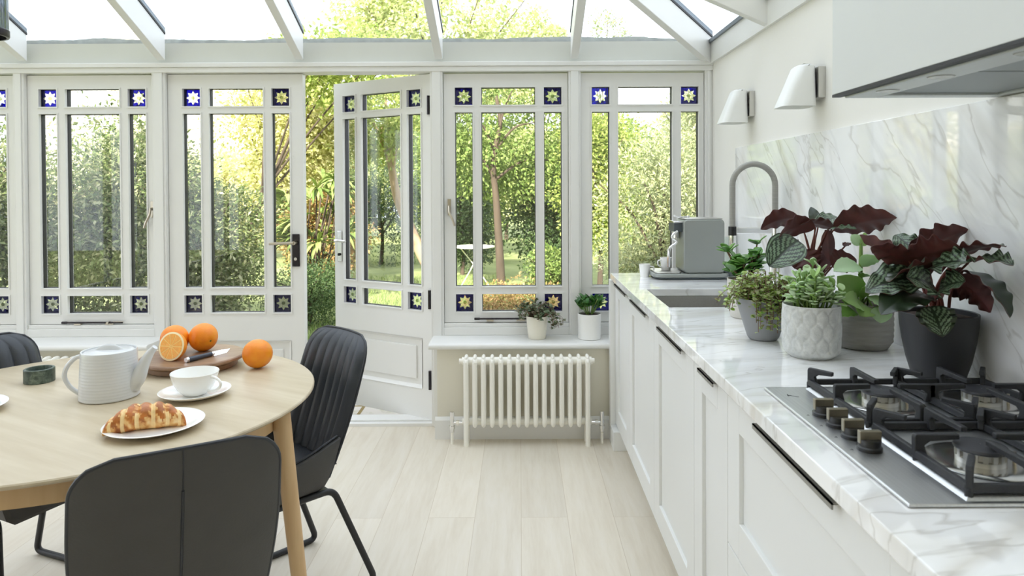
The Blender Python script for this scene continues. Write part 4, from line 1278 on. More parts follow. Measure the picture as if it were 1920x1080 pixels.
def pot(root, mat, prof, base, inner=.006, soil=.80, name='pot', n=48):
    """prof: outer (r, z) bottom to top, local to the thing"""
    H = prof[-1][1]; rt = prof[-1][0]
    b = MB(); p = [(.001, 0)] + prof + [(rt - inner * .5, H + .001), (rt - inner, H - .001)]
    for r, z in reversed(prof):
        if z > H * .25: p.append((max(.01, r - inner), max(z - .002, .006)))
    p.append((.001, H * .22))
    b.lathe(p, n, cap0=False, cap1=False)
    o = b.build(name, mat, root, smooth=50)
    rs = max(r for r, z in prof if z <= H * .99 and z >= H * .5) - inner
    MB().lathe([(.001, H * soil + .006), (rs * .7, H * soil + .004), (rs * .985, H * soil), (rs * .9, H * soil - .01), (.001, H * soil - .01)], 24, cap0=False, cap1=False).build('soil', M['soil'], root)
    return o


def leaf(b, B, T, w, N, nu=6, nv=8, fold=.25, arch=.06, wave=0., wk=5, point=.8, pat=None, thick=.0010, tip=.75, curl=0):
    """leaf blade from base B to tip T, width w, upper side towards N"""
    B, T, N = Vector(B), Vector(T), Vector(N)
    ax = T - B; ln = ax.length
    N = (N - ax * (N.dot(ax) / ax.dot(ax))).normalized()
    S = ax.cross(N).normalized()
    ph = random.random() * 6
    def P(u, v, k):
        t = u * 2 - 1
        ww = w / 2 * max(0.0, math.sin(PI * v ** point)) ** tip
        p = B + ax * v + N * (arch * ln * 4 * v * (1 - v) - curl * ln * v * v) + S * (t * ww)
        p = p + N * (fold * abs(t) * ww + wave * w * math.sin(v * wk * 2 * PI + ph + (1.5 if t > 0 else 0)) * t * t * math.sin(PI * v))
        return tuple(p - N * k)
    st = len(b.f)
    b.slab(lambda u, v: P(u, v, 0), lambda u, v: P(u, v, thick), nu, nv)
    for j in range(nv):
        for i in range(nu):
            b.m[st + 2 * (j * nu + i)] = 0 if pat is None else pat((i + .5) / nu * 2 - 1, (j + .5) / nv)
            b.m[st + 2 * (j * nu + i) + 1] = 1 if pat is not None else 0
    for k in range(st + 2 * nu * nv, len(b.m)): b.m[k] = 1 if pat is not None else 0


M['cal_dark'] = mk('calathea_dark_green', srgb(38, 52, 34), .32, var=.2, vscale=40, coat=.2)
M['cal_under'] = mk('calathea_maroon_underside', srgb(88, 46, 44), .5, var=.25, vscale=22)
M['cal_pale'] = mk('calathea_silver_green', srgb(112, 134, 108), .34, var=.15, vscale=60)
M['cal_stem'] = mk('calathea_stem', srgb(112, 62, 52), .5, var=.2, vscale=40)
CAL = [M['cal_dark'], M['cal_under'], M['cal_pale']]


def cal_pat(silver):
    def f(t, v):
        a = abs(t)
        d = a * .55 + v * 1.0
        band = (d * 6.0) % 1.0
        if a > .80: return 2 if silver > .8 and a < .93 else 0
        if silver > .3 and .12 < a < .72 and band < .52 and .05 < v < .93: return 2
        return 0
    return f


def calathea(root, base, leaves, stems):
    b = MB()
    for (B, T, w, N, sil, kw) in leaves:
        o = Vector(base)
        leaf(b, Vector(B) - o, Vector(T) - o, w * 1.2, N, 24, 34, pat=cal_pat(sil), **kw)
    b.build('foliage', CAL, root, smooth=60)
    s = MB()
    for (p, q_) in stems:
        p = Vector(p) - Vector(base); q_ = Vector(q_) - Vector(base)
        mid = p.lerp(q_, .55) + Vector(((p.x - q_.x) * .25, (p.y - q_.y) * .25, 0))
        s.tube(spline([p, mid, q_], 5), [.0038] * 8 + [.0026] * 3, 7)
    s.build('stem', M['cal_stem'], root, smooth=60)


# --- calathea in the black pot (front right)
kb = (1.016, 1.668, ZT)
k = thing('potted_calathea', 'maroon and green calathea in a matt black pot behind the hob', 'potted plant', kb)
M['black_pot'] = mk('matt_black_ceramic', srgb(40, 41, 45), .5, var=.06)
pot(k, M['black_pot'], [(.054, 0), (.058, .004), (.070, .045), (.079, .09), (.0845, .13), (.086, .158)], kb, .005, .93)
UP = Vector((0, 0, 1)); CAMV = Vector((-.45, -.85, .25))
kc = Vector((1.016, 1.668, ZT + .155))
Lb = []
def AL(bu, bv, by, tu, tv, ty2, w, N, sil=0, **kw):
    d = dict(fold=.18, arch=.05, wave=.09, wk=4, point=.82, tip=.7); d.update(kw)
    Lb.append((at(bu, bv, by), at(tu, tv, ty2), w, N, sil, d))
AL(1712, 500, 1.68, 1612, 440, 1.74, .062, (-.1, .6, .9), 0, arch=-.03)
AL(1712, 498, 1.63, 1634, 462, 1.57, .052, (.15, .75, .65), 0, arch=.03)
AL(1702, 478, 1.72, 1816, 430, 1.70, .075, (-.1, .9, .45), .0, wave=.12, arch=.03)
AL(1704, 488, 1.62, 1800, 462, 1.56, .075, (.05, .85, .5), 0, wave=.13, arch=.05)
AL(1796, 480, 1.60, 1886, 462, 1.45, .055, (.1, .55, .8), .4, wave=.10, arch=.06)
AL(1816, 492, 1.55, 1900, 498, 1.43, .060, (-.1, -.35, .9), .9, wave=.12, arch=.10)
AL(1726, 482, 1.75, 1678, 440, 1.83, .060, (-.2, -.8, .5), .9, wave=.10, arch=.05)
AL(1742, 500, 1.60, 1822, 490, 1.50, .078, (-.1, -.75, .65), .9, wave=.10, arch=.05)
AL(1742, 520, 1.62, 1622, 548, 1.62, .085, (-.3, -.6, .75), .9, wave=.08, arch=.12)
AL(1736, 552, 1.62, 1652, 590, 1.56, .088, (-.5, -.55, .7), .1, wave=.05, arch=.14)
AL(1744, 574, 1.59, 1768, 632, 1.54, .070, (-.2, -.95, .3), .4, wave=.05, arch=.06, point=.7)
AL(1790, 520, 1.62, 1858, 586, 1.56, .080, (.6, .4, .6), 0, wave=.06, arch=.08)
AL(1806, 508, 1.57, 1894, 596, 1.46, .062, (.35, -.5, .85), .3, wave=.05, arch=.10, fold=.4)
AL(1742, 508, 1.60, 1668, 528, 1.55, .080, (.1, .5, .85), 0, wave=.07, arch=.10)
AL(1764, 528, 1.66, 1822, 548, 1.60, .085, (.2, .8, .5), 0, wave=.05, arch=.08)
AL(1752, 540, 1.58, 1700, 520, 1.54, .075, (-.1, -.75, .6), .9, wave=.09, arch=.08)
AL(1760, 545, 1.56, 1810, 528, 1.50, .070, (.05, -.8, .6), .9, wave=.09, arch=.08)
st_ = [((kc.x + random.uniform(-.025, .025), kc.y + random.uniform(-.02, .02), kc.z - .02), L_[0]) for L_ in Lb]
calathea(k, kb, Lb, st_)

# --- taller calathea behind (pot hidden by the others)
kb = (.935, 2.215, ZT)
k = thing('potted_calathea', 'tall maroon calathea standing behind the faceted grey pot', 'potted plant', kb)
pot(k, mk('taupe_ceramic', srgb(150, 144, 136), .6), [(.050, 0), (.054, .004), (.066, .09), (.068, .125)], kb, .005, .9)
kc = Vector((kb[0], kb[1], ZT + .11)); Lb = []
AL(1562, 432, 2.16, 1682, 408, 2.02, .100, (.1, .85, .55), 0, wave=.07, wk=5, arch=.06, point=.9)
AL(1500, 410, 2.20, 1426, 430, 2.24, .070, (0, .75, .6), 0, wave=.05, arch=.16)
AL(1528, 428, 2.14, 1460, 448, 2.08, .075, (-.1, .75, .6), 0, wave=.05, arch=.16)
AL(1560, 428, 2.18, 1500, 422, 2.12, .050, (0, .5, .8), 0, wave=.06, arch=.08)
AL(1534, 424, 2.24, 1520, 388, 2.28, .030, (-.3, -.9, .2), 0, wave=.02)
AL(1530, 424, 2.20, 1572, 408, 2.30, .055, (0, -.7, .7), 1.0, wave=.06)
AL(1548, 432, 2.16, 1606, 430, 2.05, .040, (.0, -.5, .9), .9, wave=.08)
AL(1496, 450, 2.10, 1442, 500, 2.06, .095, (-.35, -.85, .4), 1.0, wave=.02, point=.75, tip=.6, arch=.05)
AL(1502, 470, 2.16, 1520, 505, 2.12, .080, (.2, .8, .4), 0)
AL(1560, 500, 2.14, 1606, 486, 2.10, .085, (.1, .8, .5), 0, wave=.05)
AL(1556, 500, 2.14, 1540, 470, 2.20, .060, (.1, .8, .5), 0, wave=.03)
AL(1584, 462, 2.14, 1592, 455, 2.10, .02, (0, -.5, .8), 0)
AL(1552, 430, 2.15, 1556, 490, 2.14, .034, (.3, .9, .1), 0, fold=.9, wave=.0)
st_ = [((kc.x + random.uniform(-.02, .02), kc.y + random.uniform(-.02, .02), kc.z - .02), L_[0]) for L_ in Lb]
calathea(k, kb, Lb, st_)

# --- succulent in the faceted pot
def mk_facet():
    t = NT('faceted_concrete'); v = t.coords((1, 1, 1))
    n = t.noise(v, 40, 4, .6); n2 = t.noise(v, 300, 2)
    c = t.ramp(t.math('ADD', t.math('MULTIPLY', n, .8), t.math('MULTIPLY', n2, .2)), [(.35, srgb(184, 186, 184)), (.65, srgb(214, 215, 212))])
    t.bsdf(c, .7, 0, .3, n2, .25, .002)
    return t.mat
kb = (.800, 1.887, ZT)
k = thing('potted_succulent', 'grey-green succulent in a pale grey pot embossed with hexagons', 'potted plant', kb)
b = MB(); NA, NZ, H = 168, 60, .142
def facet_r(z):
    if z < .022: return .056 + .019 * math.sin(z / .022 * PI / 2)
    return .075 + .0022 * math.sin((z - .022) / (H - .022) * PI)
def hexd(a, z):
    """distance from the nearest hexagon-cell edge, 0..1"""
    cols = 14; w = 2 * PI / cols; hh = .046
    best = []
    for r_ in range(-1, 6):
        zc_ = .002 + r_ * hh * .80
        for dx in (-1, 0, 1):
            a0 = (math.floor(a / w) + dx + (.5 if r_ % 2 else 0)) * w
            dd = math.hypot((a - a0) / w * 1.02, (z - zc_) / hh * .92)
            best.append(dd)
    best.sort()
    return min(1, (best[1] - best[0]) * 3.2)
vs = []
for j in range(NZ + 1):
    z = H * j / NZ
    for i in range(NA):
        a = 2 * PI * i / NA
        e = hexd(a, z) if .008 < z < H - .004 else .6
        r_ = facet_r(z) - .0024 * (1 - e) ** 1.5
        vs.append((r_ * math.cos(a), r_ * math.sin(a), z))
o_ = len(vs)
for (r_, z) in ((.0735, H + .001), (.070, H - .001), (.068, H * .7), (.001, H * .7)):
    for i in range(NA):
        a = 2 * PI * i / NA; vs.append((r_ * math.cos(a), r_ * math.sin(a), z))
fs = [tuple(range(NA - 1, -1, -1))]
for j in range(NZ + 4):
    for i in range(NA): fs.append((j * NA + i, j * NA + (i + 1) % NA, (j + 1) * NA + (i + 1) % NA, (j + 1) * NA + i))
b.add(vs, fs); b.build('pot', mk_facet(), k, smooth=60)
MB().lathe([(.001, H * .90), (.069, H * .88), (.06, H * .8), (.001, H * .8)], 24, cap0=False, cap1=False).build('soil', M['soil'], k)
M['succ'] = mk_leaf('succulent_leaf', [srgb(148, 184, 122), srgb(182, 208, 158), srgb(208, 224, 194), srgb(158, 198, 100)], .15, .42)
M['succ_stem'] = mk('succulent_stem', srgb(120, 150, 74), .6)
b = MB(); s = MB(); rg = random.Random(4)
for i in range(44):
    a = rg.uniform(0, 2 * PI); r0 = rg.uniform(0, .045); lean = rg.uniform(.05, .65) * (r0 / .045 + .25)
    p0 = Vector((r0 * math.cos(a), r0 * math.sin(a), H * .88)); hgt = rg.uniform(.045, .118) * (1.15 - .5 * r0 / .045)
    tp_ = p0 + Vector((math.cos(a) * lean * .085, math.sin(a) * lean * .085, hgt))
    s.tube([p0, p0.lerp(tp_, .5) + Vector((0, 0, .006)), tp_], [.0032, .003, .0022], 6)
    nl = rg.randint(6, 9)
    for j in range(nl):
        f = rg.uniform(.35, 1); c_ = p0.lerp(tp_, f); an = rg.uniform(0, 2 * PI) if f < .93 else j * 2 * PI / nl; el = rg.uniform(-.1, .9) if f < .9 else rg.uniform(.3, 1.2)
        d = Vector((math.cos(an) * math.cos(el), math.sin(an) * math.cos(el), math.sin(el))); ln = rg.uniform(.020, .036)
        leaf(b, c_, c_ + d * ln, ln * .58, UP if abs(d.z) < .9 else Vector((1, 0, 0)), 4, 6, fold=.15, arch=.02, point=1.25, thick=.0032, tip=.65)
b.build('foliage', M['succ'], k, smooth=70); s.build('stem', M['succ_stem'], k, smooth=70)

# --- plant in the ribbed pot
kb = (.992, 1.995, ZT)
k = thing('potted_pilea', 'upright plant with mint green oval leaves in a brown-grey ribbed pot', 'potted plant', kb)
pr = [(.062, 0), (.070, .003), (.079, .018)]
for i in range(1, 28): pr.append((.0815 + .0008 * math.sin(i * 1.6) + .002 * math.sin(i / 28 * PI), .018 + .116 * i / 28))
pot(k, mk('ribbed_grey_clay', srgb(146, 143, 137), .7, var=.08, vscale=30, stretch=(1, 1, 6), bump=.1, bscale=60), pr, kb, .006, .9)
M['mint'] = mk_leaf('mint_leaf', [srgb(126, 166, 78), srgb(162, 194, 116), srgb(192, 218, 178), srgb(142, 180, 88)], .30, .4)
b = MB(); s = MB(); o_ = Vector(kb)
PL = [(1613, 500, 1.98, 1563, 508, 1.95, .065, (-.3, -.6, .7)), (1613, 460, 1.99, 1596, 440, 2.0, .035, (-.2, -.8, .4)), (1616, 462, 1.99, 1622, 436, 2.0, .03, (.3, -.8, .3)),
      (1616, 500, 1.98, 1648, 482, 1.92, .05, (.3, -.7, .6)), (1608, 560, 1.96, 1570, 518, 1.92, .085, (-.3, -.85, .3)), (1618, 560, 1.95, 1672, 528, 1.86, .065, (.2, -.6, .75)),
      (1612, 575, 1.94, 1580, 562, 1.86, .06, (-.1, -.8, .5)), (1620, 570, 1.93, 1612, 592, 1.88, .07, (-.1, -.9, .3)), (1628, 555, 1.93, 1672, 590, 1.87, .06, (.3, -.7, .5)),
      (1650, 575, 1.90, 1652, 606, 1.885, .055, (-.2, -.9, .3)), (1622, 545, 1.95, 1690, 546, 1.90, .06, (.1, -.5, .85)), (1604, 585, 1.93, 1566, 592, 1.90, .05, (-.2, -.6, .8)), (1614, 520, 1.98, 1640, 520, 1.93, .05, (.3, -.7, .6))]
for (bu, bv, by, tu, tv, ty2, w, N) in PL:
    leaf(b, at(bu, bv, by) - o_, at(tu, tv, ty2) - o_, w, N, 8, 10, fold=.2, arch=.10, wave=.04, point=.85, thick=.0014, tip=.65)
s.tube(spline([Vector((.0, .0, .115)), at(1612, 540, 1.98) - o_, at(1612, 500, 1.985) - o_, at(1614, 455, 1.99) - o_], 5), [.0048] * 8 + [.0036] * 8, 8)
s.tube(spline([Vector((.012, -.01, .115)), at(1628, 560, 1.95) - o_, at(1636, 575, 1.92) - o_, at(1652, 590, 1.89) - o_], 5), .003, 7)
for (bu, bv, by, *_) in PL[2:]:
    q0 = at(bu, bv, by) - o_; s.tube([q0 * .15 + Vector((0, 0, .115)) * .85, q0], .0026, 6)
b.build('foliage', M['mint'], k, smooth=70); s.build('stem', M['succ_stem'], k, smooth=70)

# --- trailing plant in the tapered grey pot
kb = (.742, 2.098, ZT)
k = thing('potted_trailing_plant', 'small-leaved trailing plant spilling over a smooth tapered grey pot', 'potted plant', kb)
pot(k, mk('smooth_grey_ceramic', srgb(142, 143, 145), .55, var=.03), [(.036, 0), (.041, .002), (.047, .010), (.066, .072), (.0825, .128)], kb, .004, .93)
M['trail'] = mk_leaf('variegated_small_leaf', [srgb(120, 158, 72), srgb(164, 192, 100), srgb(218, 228, 178), srgb(140, 128, 92), srgb(172, 204, 88), srgb(224, 228, 192)], .3, .45)
M['trail_stem'] = mk('reddish_stem', srgb(120, 92, 70), .6)
b = MB(); s = MB(); rg = random.Random(9)
def trailer(p0, a, out, up, drop, nl, lf, seed_r=rg):
    p1 = p0 + Vector((math.cos(a) * out * .5, math.sin(a) * out * .5, up)); p2 = p0 + Vector((math.cos(a) * out, math.sin(a) * out, up * .7 - drop * .5)); p3 = p0 + Vector((math.cos(a) * out * 1.1, math.sin(a) * out * 1.1, up * .5 - drop))
    pts = spline([p0, p1, p2, p3], 6); s.tube(pts, .0011, 5)
    for i in range(nl):
        c_ = pts[min(len(pts) - 1, int(rg.uniform(.25, 1) * len(pts)))]; an = rg.uniform(0, 2 * PI); el = rg.uniform(-.3, .8)
        d = Vector((math.cos(an) * math.cos(el), math.sin(an) * math.cos(el), math.sin(el))); ln = rg.uniform(.7, 1.2) * lf
        leaf(b, c_ + d * .003, c_ + d * (.003 + ln), ln * .85, Vector((rg.uniform(-.4, .4), rg.uniform(-.6, .2), 1)), 2, 4, fold=.2, arch=.05, thick=.0008, tip=.6)
for i in range(70):
    a = rg.uniform(0, 2 * PI); r0 = rg.uniform(0, .06)
    trailer(Vector((r0 * math.cos(a), r0 * math.sin(a), .118)), a, rg.uniform(.015, .058) + r0 * .2, rg.uniform(.03, .085), rg.uniform(0, .03), 15, .0135)
for i in range(15):   # the strands hanging over the front
    a = R(-95 + rg.uniform(-26, 26)); r0 = .066
    trailer(Vector((r0 * math.cos(a), r0 * math.sin(a), .122)), a, rg.uniform(.018, .03), .026, rg.uniform(.03, .105), 15, .0135)
for i in range(7):
    a = R(185 + rg.uniform(-25, 25)); r0 = .06
    trailer(Vector((r0 * math.cos(a), r0 * math.sin(a), .122)), a, rg.uniform(.04, .075), .03, rg.uniform(.02, .05), 12, .013)
b.build('foliage', M['trail'], k, smooth=70); s.build('stem', M['trail_stem'], k, smooth=70)

# --- jade plant behind it
kb = (.806, 2.455, ZT)
k = thing('potted_jade_plant', 'jade plant with glossy round leaves in a cream pot, furthest along the worktop', 'potted plant', kb)
pot(k, mk('cream_ceramic', srgb(206, 202, 194), .6), [(.046, 0), (.052, .004), (.060, .05), (.063, .105), (.0635, .138)], kb, .005, .9)
M['jade'] = mk_leaf('jade_leaf', [srgb(62, 112, 46), srgb(88, 140, 58), srgb(116, 164, 78)], .12, .3)
b = MB(); s = MB(); rg = random.Random(2)
for i in range(17):
    a = rg.uniform(0, 2 * PI); lean = rg.uniform(.012, .058); hgt = rg.uniform(.035, .105)
    if i == 0: a, lean, hgt = R(20), .035, .135
    if i == 1: a, lean, hgt = R(175), .05, .11
    p0 = Vector((math.cos(a) * .015, math.sin(a) * .015, .125)); p1 = p0 + Vector((math.cos(a) * lean, math.sin(a) * lean, hgt))
    s.tube([p0, p0.lerp(p1, .5) + Vector((0, 0, .008)), p1], [.004, .0035, .0025], 7)
    for j in range(6):
        an = j * PI / 2.5 + rg.uniform(-.4, .4); el = rg.uniform(.0, .95); f = 1 if j < 4 else .65
        d = Vector((math.cos(an) * math.cos(el), math.sin(an) * math.cos(el), math.sin(el))); ln = rg.uniform(.032, .050); c_ = p0.lerp(p1, f)
        leaf(b, c_, c_ + d * ln, ln * .8, UP, 5, 7, fold=.12, arch=.03, point=1.2, thick=.003, tip=.55)
b.build('foliage', M['jade'], k, smooth=70); s.build('stem', M['trail_stem'], k, smooth=70)

# --- the two pots on the sill
M['sillpot'] = mk('cream_white_pot', srgb(236, 232, 218), .45, var=.02, vscale=4)
kb = (.095, 3.905, .5325)
k = thing('potted_ivy', 'ivy trailing to the right from a cream pot on the sill', 'potted plant', kb)
pot(k, M['sillpot'], [(.046, 0), (.049, .002), (.055, .05), (.060, .11), (.0615, .128)], kb, .005, .92)
M['ivy'] = mk_leaf('ivy_leaf', [srgb(70, 92, 62), srgb(96, 116, 80), srgb(138, 150, 116), srgb(112, 96, 78)], .25, .5)
b = MB(); s = MB(); rg = random.Random(21)
for i in range(46):
    a = rg.uniform(0, 2 * PI); r0 = rg.uniform(0, .045)
    trailer(Vector((r0 * math.cos(a), r0 * math.sin(a), .116)), a, rg.uniform(.02, .075), rg.uniform(.03, .095), rg.uniform(0, .03), 9, .021)
for i in range(12):
    a = R(-12 + rg.uniform(-35, 20)); r0 = .045
    trailer(Vector((r0 * math.cos(a), r0 * math.sin(a), .122)), a, rg.uniform(.06, .105), .03, rg.uniform(.03, .075), 8, .018)
b.build('foliage', M['ivy'], k, smooth=70); s.build('stem', M['trail_stem'], k, smooth=70)

kb = (.392, 3.895, .5325)
k = thing('potted_houseplant', 'bushy deep green plant in a white cylinder pot on the sill by the cabinets', 'potted plant', kb)
pot(k, mk('white_ceramic_pot', srgb(240, 240, 238), .35), [(.060, 0), (.064, .003), (.0645, .08), (.0655, .142)], kb, .005, .94)
M['zz'] = mk_leaf('deep_green_leaf', [srgb(44, 92, 38), srgb(66, 120, 50), srgb(100, 152, 70)], .2, .35)
b = MB(); s = MB(); rg = random.Random(5)
for i in range(26):
    a = rg.uniform(0, 2 * PI); lean = rg.uniform(.01, .075); hgt = .105 - lean * .5 + rg.uniform(-.02, .015)
    p0 = Vector((math.cos(a) * .012, math.sin(a) * .012, .13)); p1 = p0 + Vector((math.cos(a) * lean, math.sin(a) * lean, hgt))
    s.tube([p0, p0.lerp(p1, .5) + Vector((0, 0, .01)), p1], .0022, 6)
    for j in range(5):
        an = rg.uniform(0, 2 * PI); el = rg.uniform(.2, 1.1); ln = rg.uniform(.035, .055); c_ = p0.lerp(p1, rg.uniform(.6, 1))
        d = Vector((math.cos(an) * math.cos(el), math.sin(an) * math.cos(el), math.sin(el)))
        leaf(b, c_, c_ + d * ln, ln * .52, UP, 4, 7, fold=.3, arch=.08, thick=.0009, tip=.75)
b.build('foliage', M['zz'], k, smooth=70); s.build('stem', M['succ_stem'], k, smooth=70)
# ------------------------------------------------------------------ garden
GZ0 = -.10


def mk_lawn():
    t = NT('lawn'); v = t.coords((1, 1, 1)); n = t.noise(v, 1.2, 4, .6); n2 = t.noise(v, 60, 3, .7)
    c = t.ramp(t.math('ADD', t.math('MULTIPLY', n, .6), t.math('MULTIPLY', n2, .4)), [(.35, srgb(122, 136, 88)), (.55, srgb(156, 166, 112)), (.7, srgb(184, 190, 138))])
    t.bsdf(c, .9, 0, .2, n2, .8, .02); return t.mat


def mk_paving():
    t = NT('stone_setts'); v = t.coords((1, 1, 1))
    br = t.n('ShaderNodeTexBrick'); br.inputs['Scale'].default_value = 1; br.inputs['Brick Width'].default_value = .30; br.inputs['Row Height'].default_value = .20
    br.inputs['Mortar Size'].default_value = .012; br.inputs['Color1'].default_value = srgb(158, 154, 146); br.inputs['Color2'].default_value = srgb(190, 184, 174); br.inputs['Mortar'].default_value = srgb(120, 104, 66)
    t.l(v, br.inputs['Vector']); n = t.noise(v, 9, 4, .6)
    c = t.mix(t.math('MULTIPLY', t.math('SUBTRACT', n, .52, True), 3.0, True), br.outputs['Color'], srgb(110, 112, 60))
    t.bsdf(c, .85, 0, .3, br.outputs['Fac'], -.5, .01); return t.mat


struct('ground', MB().box(-18, 14, -9, 36, GZ0 - .3, GZ0), mk_lawn(), 'garden lawn beyond the open doors', 'lawn', smooth=0)
struct('patio_floor', MB().box(-4.2, 1.4, 4.14, 5.9, GZ0, GZ0 + .03), mk_paving(), 'grey stone sett patio just outside the doors', 'patio', smooth=0)


def leaf_cloud(name, P, Nn, L, W, mat, parent, droop=.25, spread=.8, origin=(0, 0, 0), fold=.22):
    """P (n,3) leaf bases, Nn outward directions; one mesh of n folded leaf blades"""
    n = len(P)
    d = Nn * 1.0 + RNG.normal(0, spread, (n, 3)); d[:, 2] -= droop
    d /= np.linalg.norm(d, axis=1, keepdims=True)
    up = RNG.normal(0, .55, (n, 3)) + Nn * .5; up[:, 2] += .8
    s = np.cross(d, up); s /= np.linalg.norm(s, axis=1, keepdims=True) + 1e-9
    nn = np.cross(s, d)
    l = (L * RNG.uniform(.65, 1.25, n))[:, None]; w = l * (W / L)
    b = P; t = P + d * l; mid = P + d * l * .48
    r_ = mid + s * w * .5 + nn * w * fold; q_ = mid - s * w * .5 + nn * w * fold
    V = np.stack([b, r_, t, q_], 1).reshape(-1, 3) - np.array(origin)
    me = bpy.data.meshes.new(name)
    me.vertices.add(4 * n); me.vertices.foreach_set('co', V.astype(np.float32).ravel())
    idx = np.arange(n)[:, None] * 4
    F = np.concatenate([idx + np.array([[0, 1, 2]]), idx + np.array([[0, 2, 3]])], 1).reshape(-1)
    me.loops.add(6 * n); me.loops.foreach_set('vertex_index', F.astype(np.int32))
    me.polygons.add(2 * n); me.polygons.foreach_set('loop_start', np.arange(0, 6 * n, 3, dtype=np.int32))
    me.update(calc_edges=True); me.validate()
    me.materials.append(mat)
    o = bpy.data.objects.new(name, me); COL.objects.link(o)
    if parent is not None: o.parent = parent
    return o


def blobs(c, r, k, n, size=.42, fill=.45, flat=0):
    """n points on k leaf clumps gathered in an ellipsoid"""
    c = np.array(c); r = np.array(r)
    dirs = RNG.normal(0, 1, (k, 3)); dirs /= np.linalg.norm(dirs, axis=1, keepdims=True)
    rad = RNG.uniform(.25, 1, (k, 1)) ** .5
    cen = c + dirs * rad * r * (1 - size * .8)
    which = RNG.integers(0, k, n)
    u = RNG.normal(0, 1, (n, 3)); u /= np.linalg.norm(u, axis=1, keepdims=True)
    rr_ = RNG.uniform(0, 1, (n, 1)) ** fill
    scl = (r.mean() * size) * RNG.uniform(.7, 1.25, (k, 1))
    P = cen[which] + u * rr_ * scl[which] * np.array([1, 1, .85])
    N_ = u * .7 + (P - c) / r * .6
    P[:, 2] = np.maximum(P[:, 2], GZ0 + .02)
    return P, N_ / np.linalg.norm(N_, axis=1, keepdims=True)


M['bark'] = mk('brown_bark', srgb(82, 70, 58), .9, var=.25, vscale=14, stretch=(1, 1, .2), bump=.8, bscale=40)
M['pale_bark'] = mk('pale_bark', srgb(176, 152, 124), .85, var=.2, vscale=10, stretch=(1, 1, .25), bump=.5, bscale=40)
LF = {
    'laurel': mk_leaf('laurel_leaf', [srgb(72, 92, 48), srgb(104, 122, 68), srgb(140, 152, 96), srgb(120, 138, 84), srgb(206, 204, 164), srgb(84, 106, 60)], .38, .5),
    'dark': mk_leaf('dark_leaf', [srgb(58, 82, 46), srgb(80, 104, 60), srgb(108, 128, 78)], .30, .55),
    'spring': mk_leaf('spring_leaf', [srgb(128, 152, 66), srgb(166, 180, 94), srgb(196, 202, 124), srgb(150, 168, 82)], .45, .5),
    'pale': mk_leaf('pale_canopy_leaf', [srgb(182, 190, 128), srgb(204, 208, 150), srgb(218, 218, 164), srgb(164, 180, 116)], .45, .55),
    'gold': mk_leaf('golden_leaf', [srgb(204, 202, 134), srgb(222, 214, 160), srgb(178, 186, 100), srgb(230, 220, 180)], .45, .5),
    'russet': mk_leaf('russet_leaf', [srgb(176, 136, 88), srgb(204, 170, 118), srgb(160, 140, 86), srgb(146, 150, 84)], .35, .6),
    'mid': mk_leaf('mid_leaf', [srgb(102, 128, 62), srgb(132, 154, 82), srgb(160, 176, 104), srgb(114, 138, 70)], .40, .5),
    'olive': mk_leaf('olive_leaf', [srgb(132, 146, 104), srgb(162, 172, 130), srgb(190, 194, 158), srgb(146, 158, 108), srgb(206, 202, 148)], .34, .5),
}


def plant(name, lab, cat, c, r, k, n, L, W, lf, group, trunk=True, size=.42, fill=.45, bark='bark', droop=.25, spread=.8, limbs=5, base=None):
    bx, by = base or (c[0], c[1])
    o = thing(name, lab, cat, (bx, by, GZ0), group=group)
    L, W, n = L * .72, W * .72, int(n * 1.75)
    P, N_ = blobs(c, r, k, n, size, fill)
    leaf_cloud('foliage', P, N_, L, W, LF[lf], o, droop, spread, (bx, by, GZ0))
    if trunk:
        b = MB(); rt = .018 + .016 * max(r)
        top = Vector(c) - Vector((bx, by, GZ0)) + Vector((0, 0, r[2] * .35))
        b.tube(spline([(0, 0, 0), top * .35 + Vector((.03, 0, 0)), top * .7 - Vector((.03, 0, 0)), top], 5), [rt * (1 - .045 * i) for i in range(16)], 9)
        for i in range(limbs):
            a = 2 * PI * i / limbs + .5; s_ = top * (.35 + .12 * i / limbs)
            e = Vector(c) - Vector((bx, by, GZ0)) + Vector((math.cos(a) * r[0] * .7, math.sin(a) * r[1] * .7, r[2] * .35))
            b.tube(spline([s_, s_.lerp(e, .5) + Vector((0, 0, r[2] * .12)), e], 5), [rt * .5 * (1 - .075 * j) for j in range(11)], 7)
        b.build('trunk', M[bark], o)
    return o


GS = 'shrubs in the garden'; GT = 'garden trees'
plant('garden_shrub', 'large glossy laurel shrub filling the leftmost windows', 'shrub', (-5.1, 6.3, 1.05), (1.35, .8, 1.5), 60, 16000, .085, .034, 'laurel', GS)
plant('garden_shrub', 'tall laurel shrub with pale tips directly behind the window above the teapot', 'shrub', (-3.66, 6.35, 1.05), (1.0, .8, 1.50), 60, 17000, .080, .032, 'laurel', GS)
plant('garden_shrub', 'laurel shrub seen through the closed glazed door', 'shrub', (-3.16, 7.0, .80), (.64, .6, 1.30), 40, 10000, .075, .032, 'laurel', GS)
plant('garden_shrub', 'low dark bush at the foot of the door gap', 'shrub', (-2.32, 7.5, .28), (.62, .55, .46), 30, 6000, .045, .018, 'dark', GS, limbs=4)
plant('garden_shrub', 'dry russet bush behind the palm in the door gap', 'shrub', (-3.0, 10.6, .7), (.95, .5, .95), 30, 4200, .10, .05, 'russet', GS)
plant('garden_tree', 'golden sunlit tree above the door gap', 'tree', (-3.55, 10.6, 2.35), (1.35, .9, 1.5), 44, 6500, .11, .07, 'gold', GT, base=(-3.9, 10.6))
plant('garden_tree', 'spring green branches hanging over the top of the open doorway', 'tree', (-2.45, 9.2, 3.0), (1.3, .8, .75), 22, 2200, .11, .07, 'spring', GT, base=(-4.4, 9.9), limbs=6)
